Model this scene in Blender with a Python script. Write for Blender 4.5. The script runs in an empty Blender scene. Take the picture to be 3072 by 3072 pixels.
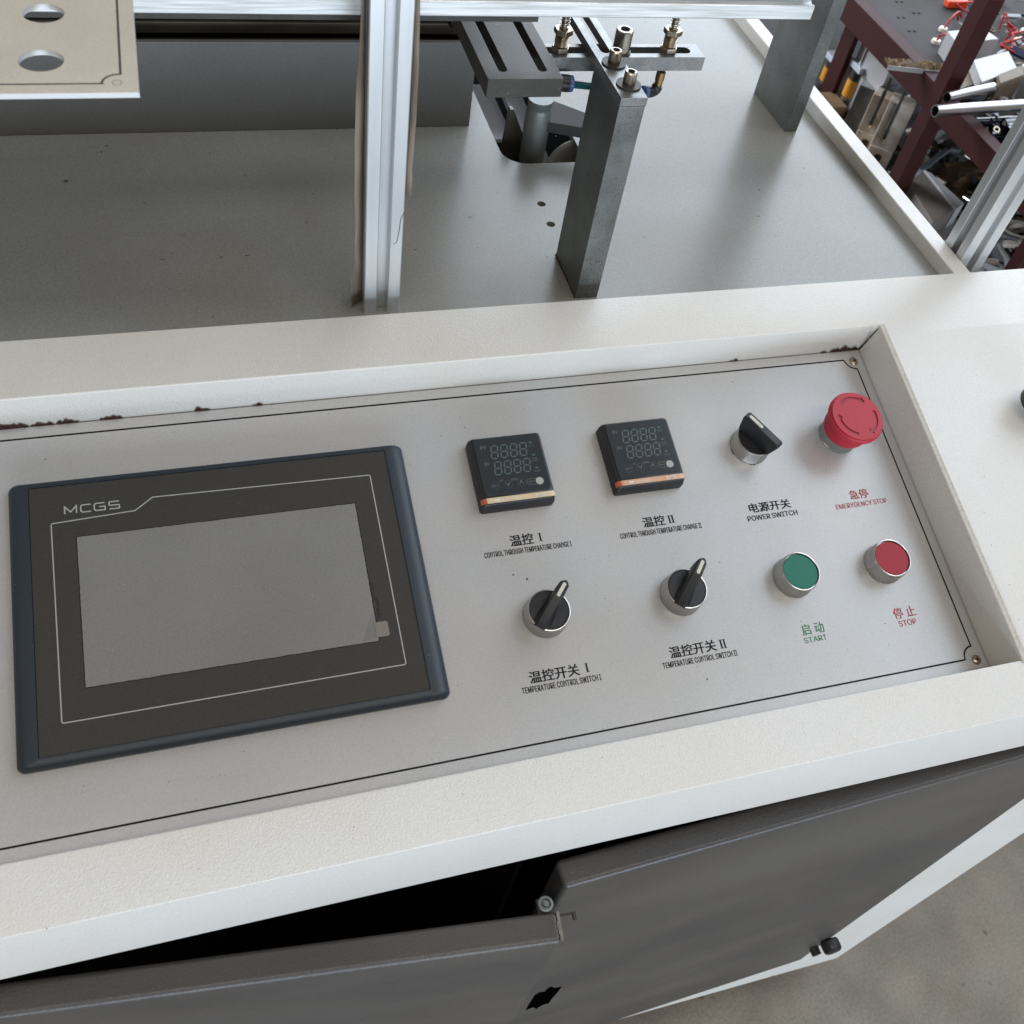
import bpy, bmesh, math, random
from mathutils import Vector, Matrix
random.seed(7)
S = 0.001            # all dimensions below are millimetres
ZF = 820.0           # height of the operating panel's origin above the workshop floor
TA = 0.249833        # tilt of the console top about X
CT, ST = math.cos(TA), math.sin(TA)
scn = bpy.context.scene

# ------------------------------------------------------------------ camera
cam_d = bpy.data.cameras.new('camera'); cam = bpy.data.objects.new('camera', cam_d)
scn.collection.objects.link(cam); scn.camera = cam
R0 = (0.95705158, -0.25815726, 0.13193599)
R1 = (-0.12419054, -0.77626908, -0.61804775)
R2 = (0.26197134, 0.57511837, -0.77499024)
m = Matrix(((R0[0], -R1[0], -R2[0], -87.4*S), (R0[1], -R1[1], -R2[1], -251.2*S),
            (R0[2], -R1[2], -R2[2], (498.8+ZF)*S), (0, 0, 0, 1)))
cam.matrix_world = m
cam_d.sensor_width = 36; cam_d.lens = 36*2911.96/3072
cam_d.clip_start = 0.01; cam_d.clip_end = 60
cam_d.dof.use_dof = True; cam_d.dof.focus_distance = 0.66; cam_d.dof.aperture_fstop = 18.0

# ------------------------------------------------------------------ world and lamps
w = bpy.data.worlds.new('World'); scn.world = w; w.use_nodes = True
bg = w.node_tree.nodes['Background']; bg.inputs[0].default_value = (0.95, 0.86, 0.755, 1); bg.inputs[1].default_value = 0.31
def area(name, loc, target, sx, sy, power, col):
    d = bpy.data.lights.new(name, 'AREA'); d.shape = 'RECTANGLE'; d.size = sx; d.size_y = sy
    d.energy = power; d.color = col
    o = bpy.data.objects.new(name, d); scn.collection.objects.link(o)
    o.location = loc
    o.rotation_euler = (Vector(target)-Vector(loc)).to_track_quat('-Z', 'Y').to_euler()
    return o
area('daylight_rear', (2.7, 3.5, 2.8), (0.25, 0.3, 0.9), 4.2, 3.2, 205, (0.78, 0.88, 1.0))
area('daylight_side', (3.0, 0.5, 3.5), (0.2, 0.05, 0.86), 2.7, 2.6, 68, (0.74, 0.86, 1.0))
area('daylight_front', (0.3, -4.2, 0.62), (0.2, 0.0, 0.8), 5.6, 1.2, 195, (0.72, 0.85, 1.0))
area('daylight_yard', (-1.5, 3.9, 2.2), (0.95, 0.85, 0.6), 1.8, 1.6, 210, (0.86, 0.92, 1.0))
area('skylight_strip', (0.1, -1.2, 3.6), (0.1, 0.0, 0.8), 4.0, 0.4, 30, (1.0, 0.96, 0.9))
scn.view_settings.view_transform = 'Standard'; scn.view_settings.look = 'None'
scn.view_settings.exposure = 0.0; scn.view_settings.gamma = 1.0

# ------------------------------------------------------------------ materials
def mat(name, col, rough=0.5, metal=0.0, bump=0.0, bscale=400, var=0.0, vscale=30, vcol=None,
        spots=0.0, sscale=300, scol=(0.05, 0.04, 0.03), spec=0.5, coat=0.0, stretch=None, alpha=1.0, rvar=0.0, grain=0.0, gscale=1100):
    m = bpy.data.materials.new(name); m.use_nodes = True
    nt = m.node_tree; N = nt.nodes; L = nt.links; b = N['Principled BSDF']
    b.inputs['Base Color'].default_value = (*col, 1); b.inputs['Roughness'].default_value = rough
    b.inputs['Metallic'].default_value = metal; b.inputs['Specular IOR Level'].default_value = spec
    b.inputs['Coat Weight'].default_value = coat; b.inputs['Coat Roughness'].default_value = 0.18; b.inputs['Alpha'].default_value = alpha
    tc = N.new('ShaderNodeNewGeometry'); mp = N.new('ShaderNodeMapping'); L.new(tc.outputs['Position'], mp.inputs[0])
    if stretch: mp.inputs['Scale'].default_value = stretch
    cur = None
    def noise(sc, det=3):
        n = N.new('ShaderNodeTexNoise'); n.inputs['Scale'].default_value = sc; n.inputs['Detail'].default_value = det
        L.new(mp.outputs[0], n.inputs['Vector']); return n
    def mix(fac, a, bcol, typ='MIX'):
        x = N.new('ShaderNodeMix'); x.data_type = 'RGBA'; x.blend_type = typ
        L.new(fac, x.inputs[0])
        if isinstance(a, tuple): x.inputs[6].default_value = (*a, 1)
        else: L.new(a, x.inputs[6])
        x.inputs[7].default_value = (*bcol, 1); return x.outputs[2]
    def ramp(src, lo, hi, v=1.0):
        r = N.new('ShaderNodeMapRange'); r.inputs[1].default_value = lo; r.inputs[2].default_value = hi
        r.inputs[4].default_value = v; r.interpolation_type = 'SMOOTHSTEP'; L.new(src, r.inputs[0]); return r.outputs[0]
    if var:
        n = noise(vscale); vc = vcol or tuple(c*(1-var) for c in col)
        cur = mix(ramp(n.outputs[0], 0.30, 0.74), col, vc)
    if spots:
        n = noise(sscale, 1); n2 = noise(sscale*0.13, 2)
        mu = N.new('ShaderNodeMath'); mu.operation = 'MULTIPLY'
        L.new(ramp(n.outputs[0], 0.765-0.03*spots, 0.80), mu.inputs[0]); L.new(ramp(n2.outputs[0], 0.45, 0.70), mu.inputs[1])
        cur = mix(mu.outputs[0], cur or col, scol)
    if grain:
        n = N.new('ShaderNodeTexNoise'); n.inputs['Scale'].default_value = gscale; n.inputs['Detail'].default_value = 2; L.new(tc.outputs['Position'], n.inputs['Vector'])
        r = N.new('ShaderNodeMapRange'); L.new(n.outputs[0], r.inputs[0]); r.inputs[1].default_value = 0.3; r.inputs[2].default_value = 0.7
        r.inputs[3].default_value = 1-grain; r.inputs[4].default_value = 1+grain
        x = N.new('ShaderNodeMix'); x.data_type = 'RGBA'; x.blend_type = 'MULTIPLY'; x.inputs[0].default_value = 1
        if cur: L.new(cur, x.inputs[6])
        else: x.inputs[6].default_value = (*col, 1)
        L.new(r.outputs[0], x.inputs[7]); cur = x.outputs[2]
    if cur: L.new(cur, b.inputs['Base Color'])
    if rvar:
        n = noise(vscale*1.7, 4); r = N.new('ShaderNodeMapRange'); L.new(n.outputs[0], r.inputs[0])
        r.inputs[1].default_value = 0.3; r.inputs[2].default_value = 0.7
        r.inputs[3].default_value = rough-rvar; r.inputs[4].default_value = rough+rvar; L.new(r.outputs[0], b.inputs['Roughness'])
    if bump:
        n = noise(bscale, 2); bp = N.new('ShaderNodeBump'); bp.inputs['Distance'].default_value = 0.0005
        bp.inputs['Strength'].default_value = bump; L.new(n.outputs[0], bp.inputs['Height']); L.new(bp.outputs[0], b.inputs['Normal'])
    return m

def stain_mat():
    """off-white textured powder coat with grime collected along the edge of the panel opening"""
    m = mat('powder_coat_white', (0.69, 0.675, 0.645), 0.42, coat=0.12, bump=0.7, bscale=1000, var=0.06, vscale=9, vcol=(0.66, 0.63, 0.57),
            spots=2.2, sscale=1000, scol=(0.46, 0.43, 0.38), grain=0.05)
    nt = m.node_tree; N = nt.nodes; L = nt.links; b = N['Principled BSDF']
    geo = N.new('ShaderNodeNewGeometry'); sep = N.new('ShaderNodeSeparateXYZ'); L.new(geo.outputs['Position'], sep.inputs[0])
    # distance from the upper edge of the opening's end wall, X = 0.365
    d = N.new('ShaderNodeMath'); d.operation = 'SUBTRACT'; L.new(sep.outputs[0], d.inputs[0]); d.inputs[1].default_value = 0.3686
    a = N.new('ShaderNodeMath'); a.operation = 'ABSOLUTE'; L.new(d.outputs[0], a.inputs[0])
    r = N.new('ShaderNodeMapRange'); L.new(a.outputs[0], r.inputs[0]); r.inputs[1].default_value = 0.0002; r.inputs[2].default_value = 0.0056
    r.inputs[3].default_value = 1; r.inputs[4].default_value = 0
    n = N.new('ShaderNodeTexNoise'); n.inputs['Scale'].default_value = 420; n.inputs['Detail'].default_value = 5; L.new(geo.outputs['Position'], n.inputs['Vector'])
    n2 = N.new('ShaderNodeMapRange'); L.new(n.outputs[0], n2.inputs[0]); n2.inputs[1].default_value = 0.25; n2.inputs[2].default_value = 0.75
    ymask = N.new('ShaderNodeMapRange'); L.new(sep.outputs[1], ymask.inputs[0]); ymask.inputs[1].default_value = -0.062; ymask.inputs[2].default_value = -0.05
    yt = N.new('ShaderNodeMapRange'); L.new(sep.outputs[1], yt.inputs[0]); yt.inputs[1].default_value = 0.178; yt.inputs[2].default_value = 0.19
    yt.inputs[3].default_value = 1; yt.inputs[4].default_value = 0
    cur = r.outputs[0]
    for q in (n2, ymask, yt):
        mu = N.new('ShaderNodeMath'); mu.operation = 'MULTIPLY'; L.new(cur, mu.inputs[0]); L.new(q.outputs[0], mu.inputs[1]); cur = mu.outputs[0]
    sc = N.new('ShaderNodeMath'); sc.operation = 'MULTIPLY'; L.new(cur, sc.inputs[0]); sc.inputs[1].default_value = 0.75
    x = N.new('ShaderNodeMix'); x.data_type = 'RGBA'; L.new(sc.outputs[0], x.inputs[0])
    src = b.inputs['Base Color'].links[0].from_socket
    L.new(src, x.inputs[6]); x.inputs[7].default_value = (0.36, 0.27, 0.15, 1); L.new(x.outputs[2], b.inputs['Base Color'])
    return m

M = {}
M['white'] = stain_mat()
M['panel'] = mat('silver_paint', (0.466, 0.466, 0.470), 0.33, metal=0.2, bump=0.12, bscale=1500, var=0.07, vscale=12, vcol=(0.485, 0.47, 0.45),
                 spots=1.8, sscale=700, scol=(0.24, 0.20, 0.17), rvar=0.04, grain=0.075)
M['panel2'] = mat('beige_plate_face', (0.64, 0.585, 0.50), 0.4, var=0.06, vscale=40, spots=1, sscale=500, scol=(0.2, 0.17, 0.13), grain=0.08)
M['edge'] = mat('cut_edge', (0.75, 0.76, 0.77), 0.35, metal=0.6)
M['deck'] = mat('grey_deck_enamel', (0.245, 0.25, 0.236), 0.27, bump=0.12, bscale=900, var=0.12, vscale=5, vcol=(0.21, 0.20, 0.175),
                spots=1.3, sscale=260, scol=(0.05, 0.045, 0.04), spec=0.36, grain=0.16)
M['door'] = mat('graphite_enamel', (0.043, 0.040, 0.040), 0.42, coat=0.08, bump=0.35, bscale=900, var=0.12, vscale=6, vcol=(0.080, 0.073, 0.067), spots=1.5, sscale=600, scol=(0.16, 0.15, 0.14), stretch=(0.6, 1, 1.4), rvar=0.1, grain=0.2)  # paler streaks painted into the enamel in place of soft reflected sheen
M['bezel'] = mat('navy_plastic', (0.018, 0.027, 0.038), 0.42, bump=0.1, bscale=1500, spots=0.5, sscale=600, scol=(0.25, 0.25, 0.25), grain=0.2)
M['overlay'] = mat('dark_overlay', (0.042, 0.040, 0.036), 0.34, spec=0.4, bump=0.05, bscale=2500, spots=1.6, sscale=1000, scol=(0.16, 0.16, 0.15), grain=0.16)
M['lcd'] = mat('blank_screen', (0.205, 0.20, 0.19), 0.36, var=0.10, vscale=14, spots=1.6, sscale=1100, scol=(0.3, 0.3, 0.29), grain=0.1)
M['tab'] = mat('film_tab', (0.24, 0.22, 0.19), 0.35, alpha=0.85)
M['tabtri'] = mat('film_fold', (0.26, 0.245, 0.22), 0.4, alpha=0.45)
M['silverprint'] = mat('silver_print', (0.42, 0.43, 0.42), 0.4, metal=0.2)
M['black'] = mat('black_plastic', (0.012, 0.012, 0.014), 0.38, var=0.3, vscale=200, rvar=0.06)
M['ctlglass'] = mat('smoked_window', (0.022, 0.028, 0.034), 0.16, spots=0.6, sscale=900, scol=(0.12, 0.12, 0.12), coat=0.3)
M['seg'] = mat('unlit_segment', (0.075, 0.105, 0.115), 0.4)
M['segtext'] = mat('grey_print', (0.16, 0.17, 0.17), 0.4)
M['teal'] = mat('unlit_led', (0.05, 0.12, 0.12), 0.4)
M['ringprint'] = mat('faint_key_ring', (0.035, 0.045, 0.055), 0.3)
M['dot'] = mat('white_sticker', (0.36, 0.36, 0.34), 0.5)
M['stripeA'] = mat('faded_orange_strip', (0.62, 0.47, 0.27), 0.35, var=0.2, vscale=160, vcol=(0.66, 0.56, 0.38))
M['stripeB'] = mat('orange_strip', (0.60, 0.33, 0.18), 0.35, var=0.2, vscale=160, vcol=(0.62, 0.40, 0.26))
M['stripeR'] = mat('strip_end_red', (0.46, 0.11, 0.05), 0.35)
M['whiteprint'] = mat('white_print', (0.72, 0.68, 0.62), 0.5)
M['nickel'] = mat('satin_nickel', (0.50, 0.49, 0.47), 0.24, metal=1.0, var=0.1, vscale=120, rvar=0.05)
M['zinc'] = mat('zinc_collar', (0.36, 0.38, 0.37), 0.38, metal=0.85, var=0.2, vscale=60, rvar=0.08)
M['ptr'] = mat('pointer_inlay', (0.62, 0.60, 0.50), 0.4, var=0.2, vscale=600)
M['red'] = mat('red_plastic', (0.42, 0.018, 0.034), 0.42, spec=0.35, bump=0.05, bscale=1200)
M['redcap'] = mat('red_cap', (0.33, 0.022, 0.035), 0.45, spec=0.22)
M['greencap'] = mat('green_cap', (0.022, 0.16, 0.11), 0.45, spec=0.22)
M['ink'] = mat('black_ink', (0.008, 0.007, 0.009), 0.6, spec=0.2)
M['redink'] = mat('red_ink', (0.36, 0.025, 0.035), 0.5)
M['greenink'] = mat('green_ink', (0.03, 0.20, 0.07), 0.5)
M['brownink'] = mat('brown_ink', (0.10, 0.075, 0.07), 0.5)
M['alu'] = mat('anodised_aluminium', (0.66, 0.68, 0.69), 0.33, metal=0.75, var=0.05, vscale=60, stretch=(1, 1, 0.05), rvar=0.05)
M['alux'] = mat('brushed_aluminium', (0.78, 0.80, 0.80), 0.34, metal=0.45, var=0.3, vscale=900, vcol=(0.5, 0.52, 0.5), stretch=(0.03, 1, 1), rvar=0.06)
M['steel'] = mat('ground_steel', (0.24, 0.245, 0.24), 0.36, metal=0.7, bump=0.1, bscale=900, var=0.25, vscale=50, spots=0.8, sscale=500, scol=(0.07, 0.05, 0.04), rvar=0.08, grain=0.2)
M['ruststeel'] = mat('freckled_steel', (0.20, 0.212, 0.205), 0.36, metal=0.8, bump=0.15, bscale=900, var=0.25, vscale=35, spots=5.5, sscale=380, scol=(0.09, 0.05, 0.025), rvar=0.08, grain=0.22)
M['darksteel'] = mat('blackened_steel', (0.055, 0.050, 0.043), 0.45, metal=0.2, spec=0.35, bump=0.15, bscale=700, var=0.25, vscale=40, spots=1, sscale=400, scol=(0.3, 0.28, 0.24), grain=0.25)
M['greyblock'] = mat('blue_grey_enamel', (0.105, 0.102, 0.094), 0.4, bump=0.1, bscale=900, var=0.12, vscale=14, spots=0.8, sscale=260, scol=(0.05, 0.05, 0.05), grain=0.15)
M['rail'] = mat('oily_rail', (0.11, 0.10, 0.08), 0.4, metal=0.5, var=0.4, vscale=60, stretch=(0.2, 1, 1), vcol=(0.05, 0.045, 0.035))
M['bolt'] = mat('plated_bolt', (0.52, 0.49, 0.43), 0.22, metal=1.0, var=0.25, vscale=150, vcol=(0.3, 0.25, 0.17))
M['brass'] = mat('tarnished_brass', (0.42, 0.27, 0.12), 0.3, metal=1.0, var=0.3, vscale=150)
M['brassnut'] = mat('worn_nickel_nut', (0.44, 0.37, 0.28), 0.28, metal=1.0, var=0.3, vscale=200)
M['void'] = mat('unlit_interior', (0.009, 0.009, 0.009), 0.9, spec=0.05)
M['blue'] = mat('blue_sleeve', (0.05, 0.09, 0.22), 0.4)
M['hose'] = mat('teal_hose', (0.01, 0.07, 0.09), 0.3)
M['chip'] = mat('rusty_primer', (0.026, 0.009, 0.008), 0.85, spec=0.2, bump=0.6, bscale=900, var=0.5, vscale=300, vcol=(0.07, 0.032, 0.022))
M['film'] = mat('grubby_film', (0.30, 0.25, 0.19), 0.3, var=0.4, vscale=120, vcol=(0.16, 0.12, 0.09), stretch=(1, 1, 0.15), alpha=0.78, bump=0.6, bscale=200)
M['oxide'] = mat('red_oxide_paint', (0.045, 0.0095, 0.0095), 0.6, spec=0.2, var=0.2, vscale=30, bump=0.1, bscale=500)
M['shelf'] = mat('shelf_sheet', (0.052, 0.047, 0.044), 0.75, metal=0.0, spec=0.2, var=0.35, vscale=18, vcol=(0.07, 0.065, 0.07), spots=1.5, sscale=90, scol=(0.02, 0.02, 0.02))
M['pvc'] = mat('white_block', (0.44, 0.44, 0.45), 0.4, var=0.1, vscale=25)
M['tan'] = mat('tan_block', (0.17, 0.135, 0.095), 0.6, var=0.2, vscale=40)
M['cream'] = mat('cream_valve_body', (0.76, 0.70, 0.62), 0.45, var=0.25, vscale=60, vcol=(0.55, 0.44, 0.34))
M['tube'] = mat('bright_tube', (0.55, 0.53, 0.53), 0.3, metal=1.0, var=0.2, vscale=60, stretch=(0.2, 1, 1))
M['taupe'] = mat('taupe_board', (0.19, 0.165, 0.15), 0.6, var=0.25, vscale=25)
M['cable'] = mat('grey_cable', (0.06, 0.06, 0.062), 0.5)
M['hole'] = mat('open_hole', (0.001, 0.001, 0.001), 1.0, spec=0.0)
M['bracket'] = mat('dark_bracket', (0.05, 0.05, 0.052), 0.65, spec=0.25)
M['dulltube'] = mat('dull_barrel', (0.20, 0.215, 0.21), 0.42, metal=0.6, var=0.2, vscale=60)
M['blacktube'] = mat('glossy_black_tube', (0.012, 0.012, 0.02), 0.14, coat=0.5)
M['amber'] = mat('amber_band', (0.75, 0.33, 0.03), 0.35)
M['navy'] = mat('navy_part', (0.025, 0.03, 0.075), 0.4)
M['bluewhite'] = mat('pale_aluminium', (0.58, 0.62, 0.72), 0.35, metal=0.3)
M['wire'] = mat('red_wire', (0.45, 0.02, 0.02), 0.4)
M['ceramic'] = mat('white_grommet', (0.72, 0.66, 0.58), 0.4)
M['orangepart'] = mat('orange_plastic', (0.85, 0.09, 0.02), 0.4)
M['rustyfoam'] = mat('rusty_wool', (0.16, 0.10, 0.05), 0.9, bump=1.0, bscale=250, var=0.5, vscale=90)
M['cardboard'] = mat('brown_paper', (0.30, 0.19, 0.10), 0.8, var=0.3, vscale=40)
M['concrete'] = mat('workshop_concrete', (0.275, 0.245, 0.20), 0.7, bump=0.9, bscale=110, var=0.35, vscale=9, vcol=(0.19, 0.168, 0.135), spots=3.2, sscale=55, scol=(0.085, 0.07, 0.055), rvar=0.1, grain=0.14, gscale=260)
M['green'] = mat('green_lamp_cover', (0.01, 0.13, 0.03), 0.4)
M['castwhite'] = mat('pale_rim', (0.5, 0.48, 0.42), 0.5)

# ------------------------------------------------------------------ helpers
COL = scn.collection
def W(p): return Vector((p[0]*S, p[1]*S, (p[2]+ZF)*S))
def PP(u, v, w): return (u, v*CT-w*ST, v*ST+w*CT)      # operating-panel coordinates to world
def link(o, parent=None):
    COL.objects.link(o)
    if parent is not None: o.parent = parent
    return o
def thing(name, label, cat, loc=(0, 0, 0), group=None, tilt=False, rz=0.0):
    o = bpy.data.objects.new(name, None); COL.objects.link(o); o.empty_display_size = 0.02
    mw = Matrix.Translation(W(loc))
    if tilt: mw = mw @ Matrix.Rotation(TA, 4, 'X')
    if rz: mw = mw @ Matrix.Rotation(rz, 4, 'Z')
    o.matrix_world = mw; tag(o, label, cat, group); return o
def tag(o, label=None, cat=None, group=None, kind=None):
    if label: o['label'] = label
    if cat: o['category'] = cat
    if group: o['group'] = group
    if kind: o['kind'] = kind
    return o
def mk(name, bm, m_, parent=None, smooth=35, bevel=0, seg=2, world=False):
    """bm in millimetres, in the parent's frame (or world mm when world=True)"""
    bmesh.ops.recalc_face_normals(bm, faces=bm.faces)
    me = bpy.data.meshes.new(name)
    for v in bm.verts: v.co *= S
    if world or parent is None:
        for v in bm.verts: v.co.z += ZF*S
        if parent is not None:
            inv = parent.matrix_world.inverted()
            for v in bm.verts: v.co = inv @ v.co
    bm.to_mesh(me); bm.free()
    for x in (m_ if isinstance(m_, (list, tuple)) else [m_]): me.materials.append(x)
    if smooth:
        for p in me.polygons: p.use_smooth = True
        me.set_sharp_from_angle(angle=math.radians(smooth))
    o = bpy.data.objects.new(name, me); link(o, parent)
    if bevel:
        b = o.modifiers.new('bevel', 'BEVEL'); b.width = bevel*S; b.segments = seg; b.limit_method = 'ANGLE'; b.angle_limit = math.radians(40)
        b.harden_normals = True
    return o
def B(): return bmesh.new()
def abox(bm, x0, x1, y0, y1, z0, z1, mx=None, mi=0):
    vs = [bm.verts.new((x, y, z)) for z in (z0, z1) for x, y in ((x0, y0), (x1, y0), (x1, y1), (x0, y1))]
    fs = [(3, 2, 1, 0), (4, 5, 6, 7), (0, 1, 5, 4), (1, 2, 6, 5), (2, 3, 7, 6), (3, 0, 4, 7)]
    for f in fs:
        ff = bm.faces.new([vs[i] for i in f]); ff.material_index = mi
    if mx is not None: bmesh.ops.transform(bm, matrix=mx, verts=vs)
    return vs
def box(name, x0, x1, y0, y1, z0, z1, m_, parent=None, bevel=0.4, world=False, seg=2):
    bm = B(); abox(bm, x0, x1, y0, y1, z0, z1); return mk(name, bm, m_, parent, bevel=bevel, world=world, seg=seg)
def aprism(bm, pts, z0, z1, axis='Z', mi=0):
    """closed polygon pts extruded along an axis; for X the pts are (y,z), for Y (x,z)"""
    def f(a, b, t): return (a, b, t) if axis == 'Z' else (t, a, b) if axis == 'X' else (a, t, b)
    lo = [bm.verts.new(f(a, b, z0)) for a, b in pts]; hi = [bm.verts.new(f(a, b, z1)) for a, b in pts]
    n = len(pts)
    for i in range(n):
        bm.faces.new([lo[i], lo[(i+1) % n], hi[(i+1) % n], hi[i]]).material_index = mi
    bm.faces.new(lo[::-1]).material_index = mi; bm.faces.new(hi).material_index = mi
    return lo+hi
def prism(name, pts, z0, z1, m_, parent=None, axis='Z', bevel=0.3, world=False, smooth=35):
    bm = B(); aprism(bm, pts, z0, z1, axis); return mk(name, bm, m_, parent, bevel=bevel, world=world, smooth=smooth)
def alathe(bm, prof, n=48, cx=0, cy=0, cz=0, cap=True, mx=None):
    rings = []; allv = []
    for r, z in prof:
        if r < 1e-6: rings.append([bm.verts.new((cx, cy, cz+z))])
        else: rings.append([bm.verts.new((cx+r*math.cos(2*math.pi*i/n), cy+r*math.sin(2*math.pi*i/n), cz+z)) for i in range(n)])
    for a, b in zip(rings, rings[1:]):
        for i in range(n):
            j = (i+1) % n
            if len(a) == 1 and len(b) == 1: continue
            if len(a) == 1: bm.faces.new([a[0], b[j], b[i]])
            elif len(b) == 1: bm.faces.new([a[i], a[j], b[0]])
            else: bm.faces.new([a[i], a[j], b[j], b[i]])
    for r in rings: allv += r
    if cap and len(rings[0]) > 1: bm.faces.new(rings[0][::-1])
    if cap and len(rings[-1]) > 1: bm.faces.new(rings[-1])
    if mx is not None: bmesh.ops.transform(bm, matrix=mx, verts=allv)
    return allv
def lathe(name, prof, m_, parent=None, n=48, c=(0, 0, 0), smooth=35, world=False, mx=None):
    bm = B(); alathe(bm, prof, n, *c, mx=mx); return mk(name, bm, m_, parent, smooth=smooth, world=world)
def atube(bm, pts, r, n=10):
    pts = [Vector(p) for p in pts]; prev = None
    up = Vector((0, 0, 1)) if abs((pts[1]-pts[0]).normalized().z) < 0.9 else Vector((1, 0, 0))
    rings = []
    for i, p in enumerate(pts):
        t = ((pts[min(i+1, len(pts)-1)]-pts[max(i-1, 0)])).normalized()
        a = t.cross(up).normalized(); b = t.cross(a).normalized(); up = b if False else up
        rr = r[i] if isinstance(r, (list, tuple)) else r
        rings.append([bm.verts.new(p+(a*math.cos(2*math.pi*k/n)+b*math.sin(2*math.pi*k/n))*rr) for k in range(n)])
    for a, b in zip(rings, rings[1:]):
        for k in range(n): bm.faces.new([a[k], a[(k+1) % n], b[(k+1) % n], b[k]])
    bm.faces.new(rings[0][::-1]); bm.faces.new(rings[-1])
def tube(name, pts, r, m_, parent=None, n=12, world=False):
    bm = B(); atube(bm, pts, r, n); return mk(name, bm, m_, parent, smooth=50, world=world)
def smoothpath(pts, n=8):
    pts = [Vector(p) for p in pts]; out = []
    for i in range(len(pts)-1):
        p0 = pts[max(i-1, 0)]; p1 = pts[i]; p2 = pts[i+1]; p3 = pts[min(i+2, len(pts)-1)]
        for k in range(n):
            t = k/n
            out.append(0.5*((2*p1)+(p2-p0)*t+(2*p0-5*p1+4*p2-p3)*t*t+(3*p1-p0-3*p2+p3)*t**3))
    out.append(pts[-1]); return out
def fillet(pts, rad, n=6):
    """pts open 2D polyline, rad[i] fillet radius at vertex i"""
    out = []
    for i, p in enumerate(pts):
        r = rad[i]
        if r == 0 or i in (0, len(pts)-1): out.append(p); continue
        P = Vector(p); a = (Vector(pts[i-1])-P); b = (Vector(pts[i+1])-P)
        la, lb = a.length, b.length; a.normalize(); b.normalize()
        ang = a.angle(b); t = min(r/math.tan(ang/2), la*0.49, lb*0.49); r2 = t*math.tan(ang/2)
        c = P+(a+b).normalized()*(r2/math.sin(ang/2))
        s = P+a*t-c; e = P+b*t-c
        for k in range(n+1):
            q = s.slerp(e, k/n) if s.length > 0 else s
            out.append(tuple(c+q))
    return out
def sheet(bm, prof, x0, x1, f=None):
    """open profile (y,z) swept from x0 to x1; f maps (x,a,b) to a point"""
    f = f or (lambda x, a, b: (x, a, b))
    A = [bm.verts.new(f(x0, a, b)) for a, b in prof]; C_ = [bm.verts.new(f(x1, a, b)) for a, b in prof]
    for i in range(len(prof)-1): bm.faces.new([A[i], A[i+1], C_[i+1], C_[i]])
def rrect(x0, x1, y0, y1, r, n=5):
    out = []
    for cx, cy, a in ((x1-r, y1-r, 0), (x0+r, y1-r, 90), (x0+r, y0+r, 180), (x1-r, y0+r, 270)):
        for k in range(n+1):
            t = math.radians(a+90*k/n); out.append((cx+r*math.cos(t), cy+r*math.sin(t)))
    return out
def slot(x0, x1, y0, y1, n=8):
    return rrect(x0, x1, y0, y1, min(abs(x1-x0), abs(y1-y0))/2-0.001, n)
def circ(cx, cy, r, n=28): return [(cx+r*math.cos(2*math.pi*k/n), cy+r*math.sin(2*math.pi*k/n)) for k in range(n)]
def plate(name, outer, holes, z0, z1, m_, parent=None, bevel=0.0, world=False, smooth=35):
    """flat plate with real openings, made from a filled 2D curve"""
    cu = bpy.data.curves.new(name, 'CURVE'); cu.dimensions = '2D'; cu.fill_mode = 'BOTH'
    for pl in [outer]+list(holes):
        sp = cu.splines.new('POLY'); sp.points.add(len(pl)-1); sp.use_cyclic_u = True
        for i, (x, y) in enumerate(pl): sp.points[i].co = (x, y, 0, 1)
    cu.extrude = (z1-z0)/2
    o = bpy.data.objects.new('tmp', cu); COL.objects.link(o)
    dg = bpy.context.evaluated_depsgraph_get(); dg.update()
    me = bpy.data.meshes.new_from_object(o.evaluated_get(dg))
    bpy.data.objects.remove(o); bpy.data.curves.remove(cu)
    bm = B(); bm.from_mesh(me); bpy.data.meshes.remove(me)
    bmesh.ops.remove_doubles(bm, verts=bm.verts, dist=0.001)
    for v in bm.verts: v.co.z += (z0+z1)/2
    for f in bm.faces: f.material_index = 0
    return mk(name, bm, m_, parent, bevel=bevel, world=world, smooth=smooth)
def strokes(bm, lines, wd, z, h=0.06):
    """flat printed strokes: each line a list of (x,y)"""
    for ln in lines:
        P = [Vector(p) for p in ln]
        closed = (P[0]-P[-1]).length < 1e-6
        if closed: P = P[:-1]
        n = len(P); L_ = []; R_ = []
        for i in range(n):
            if closed: a, b = P[i-1], P[(i+1) % n]; d1 = (P[i]-a).normalized(); d2 = (b-P[i]).normalized()
            else:
                d1 = (P[i]-P[i-1]).normalized() if i else (P[1]-P[0]).normalized()
                d2 = (P[i+1]-P[i]).normalized() if i < n-1 else d1
            t = (d1+d2).normalized(); nn = Vector((-t.y, t.x)); k = wd/2/max(0.35, nn.dot(Vector((-d1.y, d1.x))))
            L_.append(bm.verts.new((*(P[i]+nn*k), z))); R_.append(bm.verts.new((*(P[i]-nn*k), z)))
        for i in range(n if closed else n-1):
            j = (i+1) % n
            bm.faces.new([R_[i], R_[j], L_[j], L_[i]])
FONT = None
try:
    import os
    FONT = bpy.data.fonts.load(os.path.join(bpy.utils.resource_path('LOCAL'), 'datafiles', 'fonts', 'Inter.woff2'))
except Exception:
    FONT = None
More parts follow.
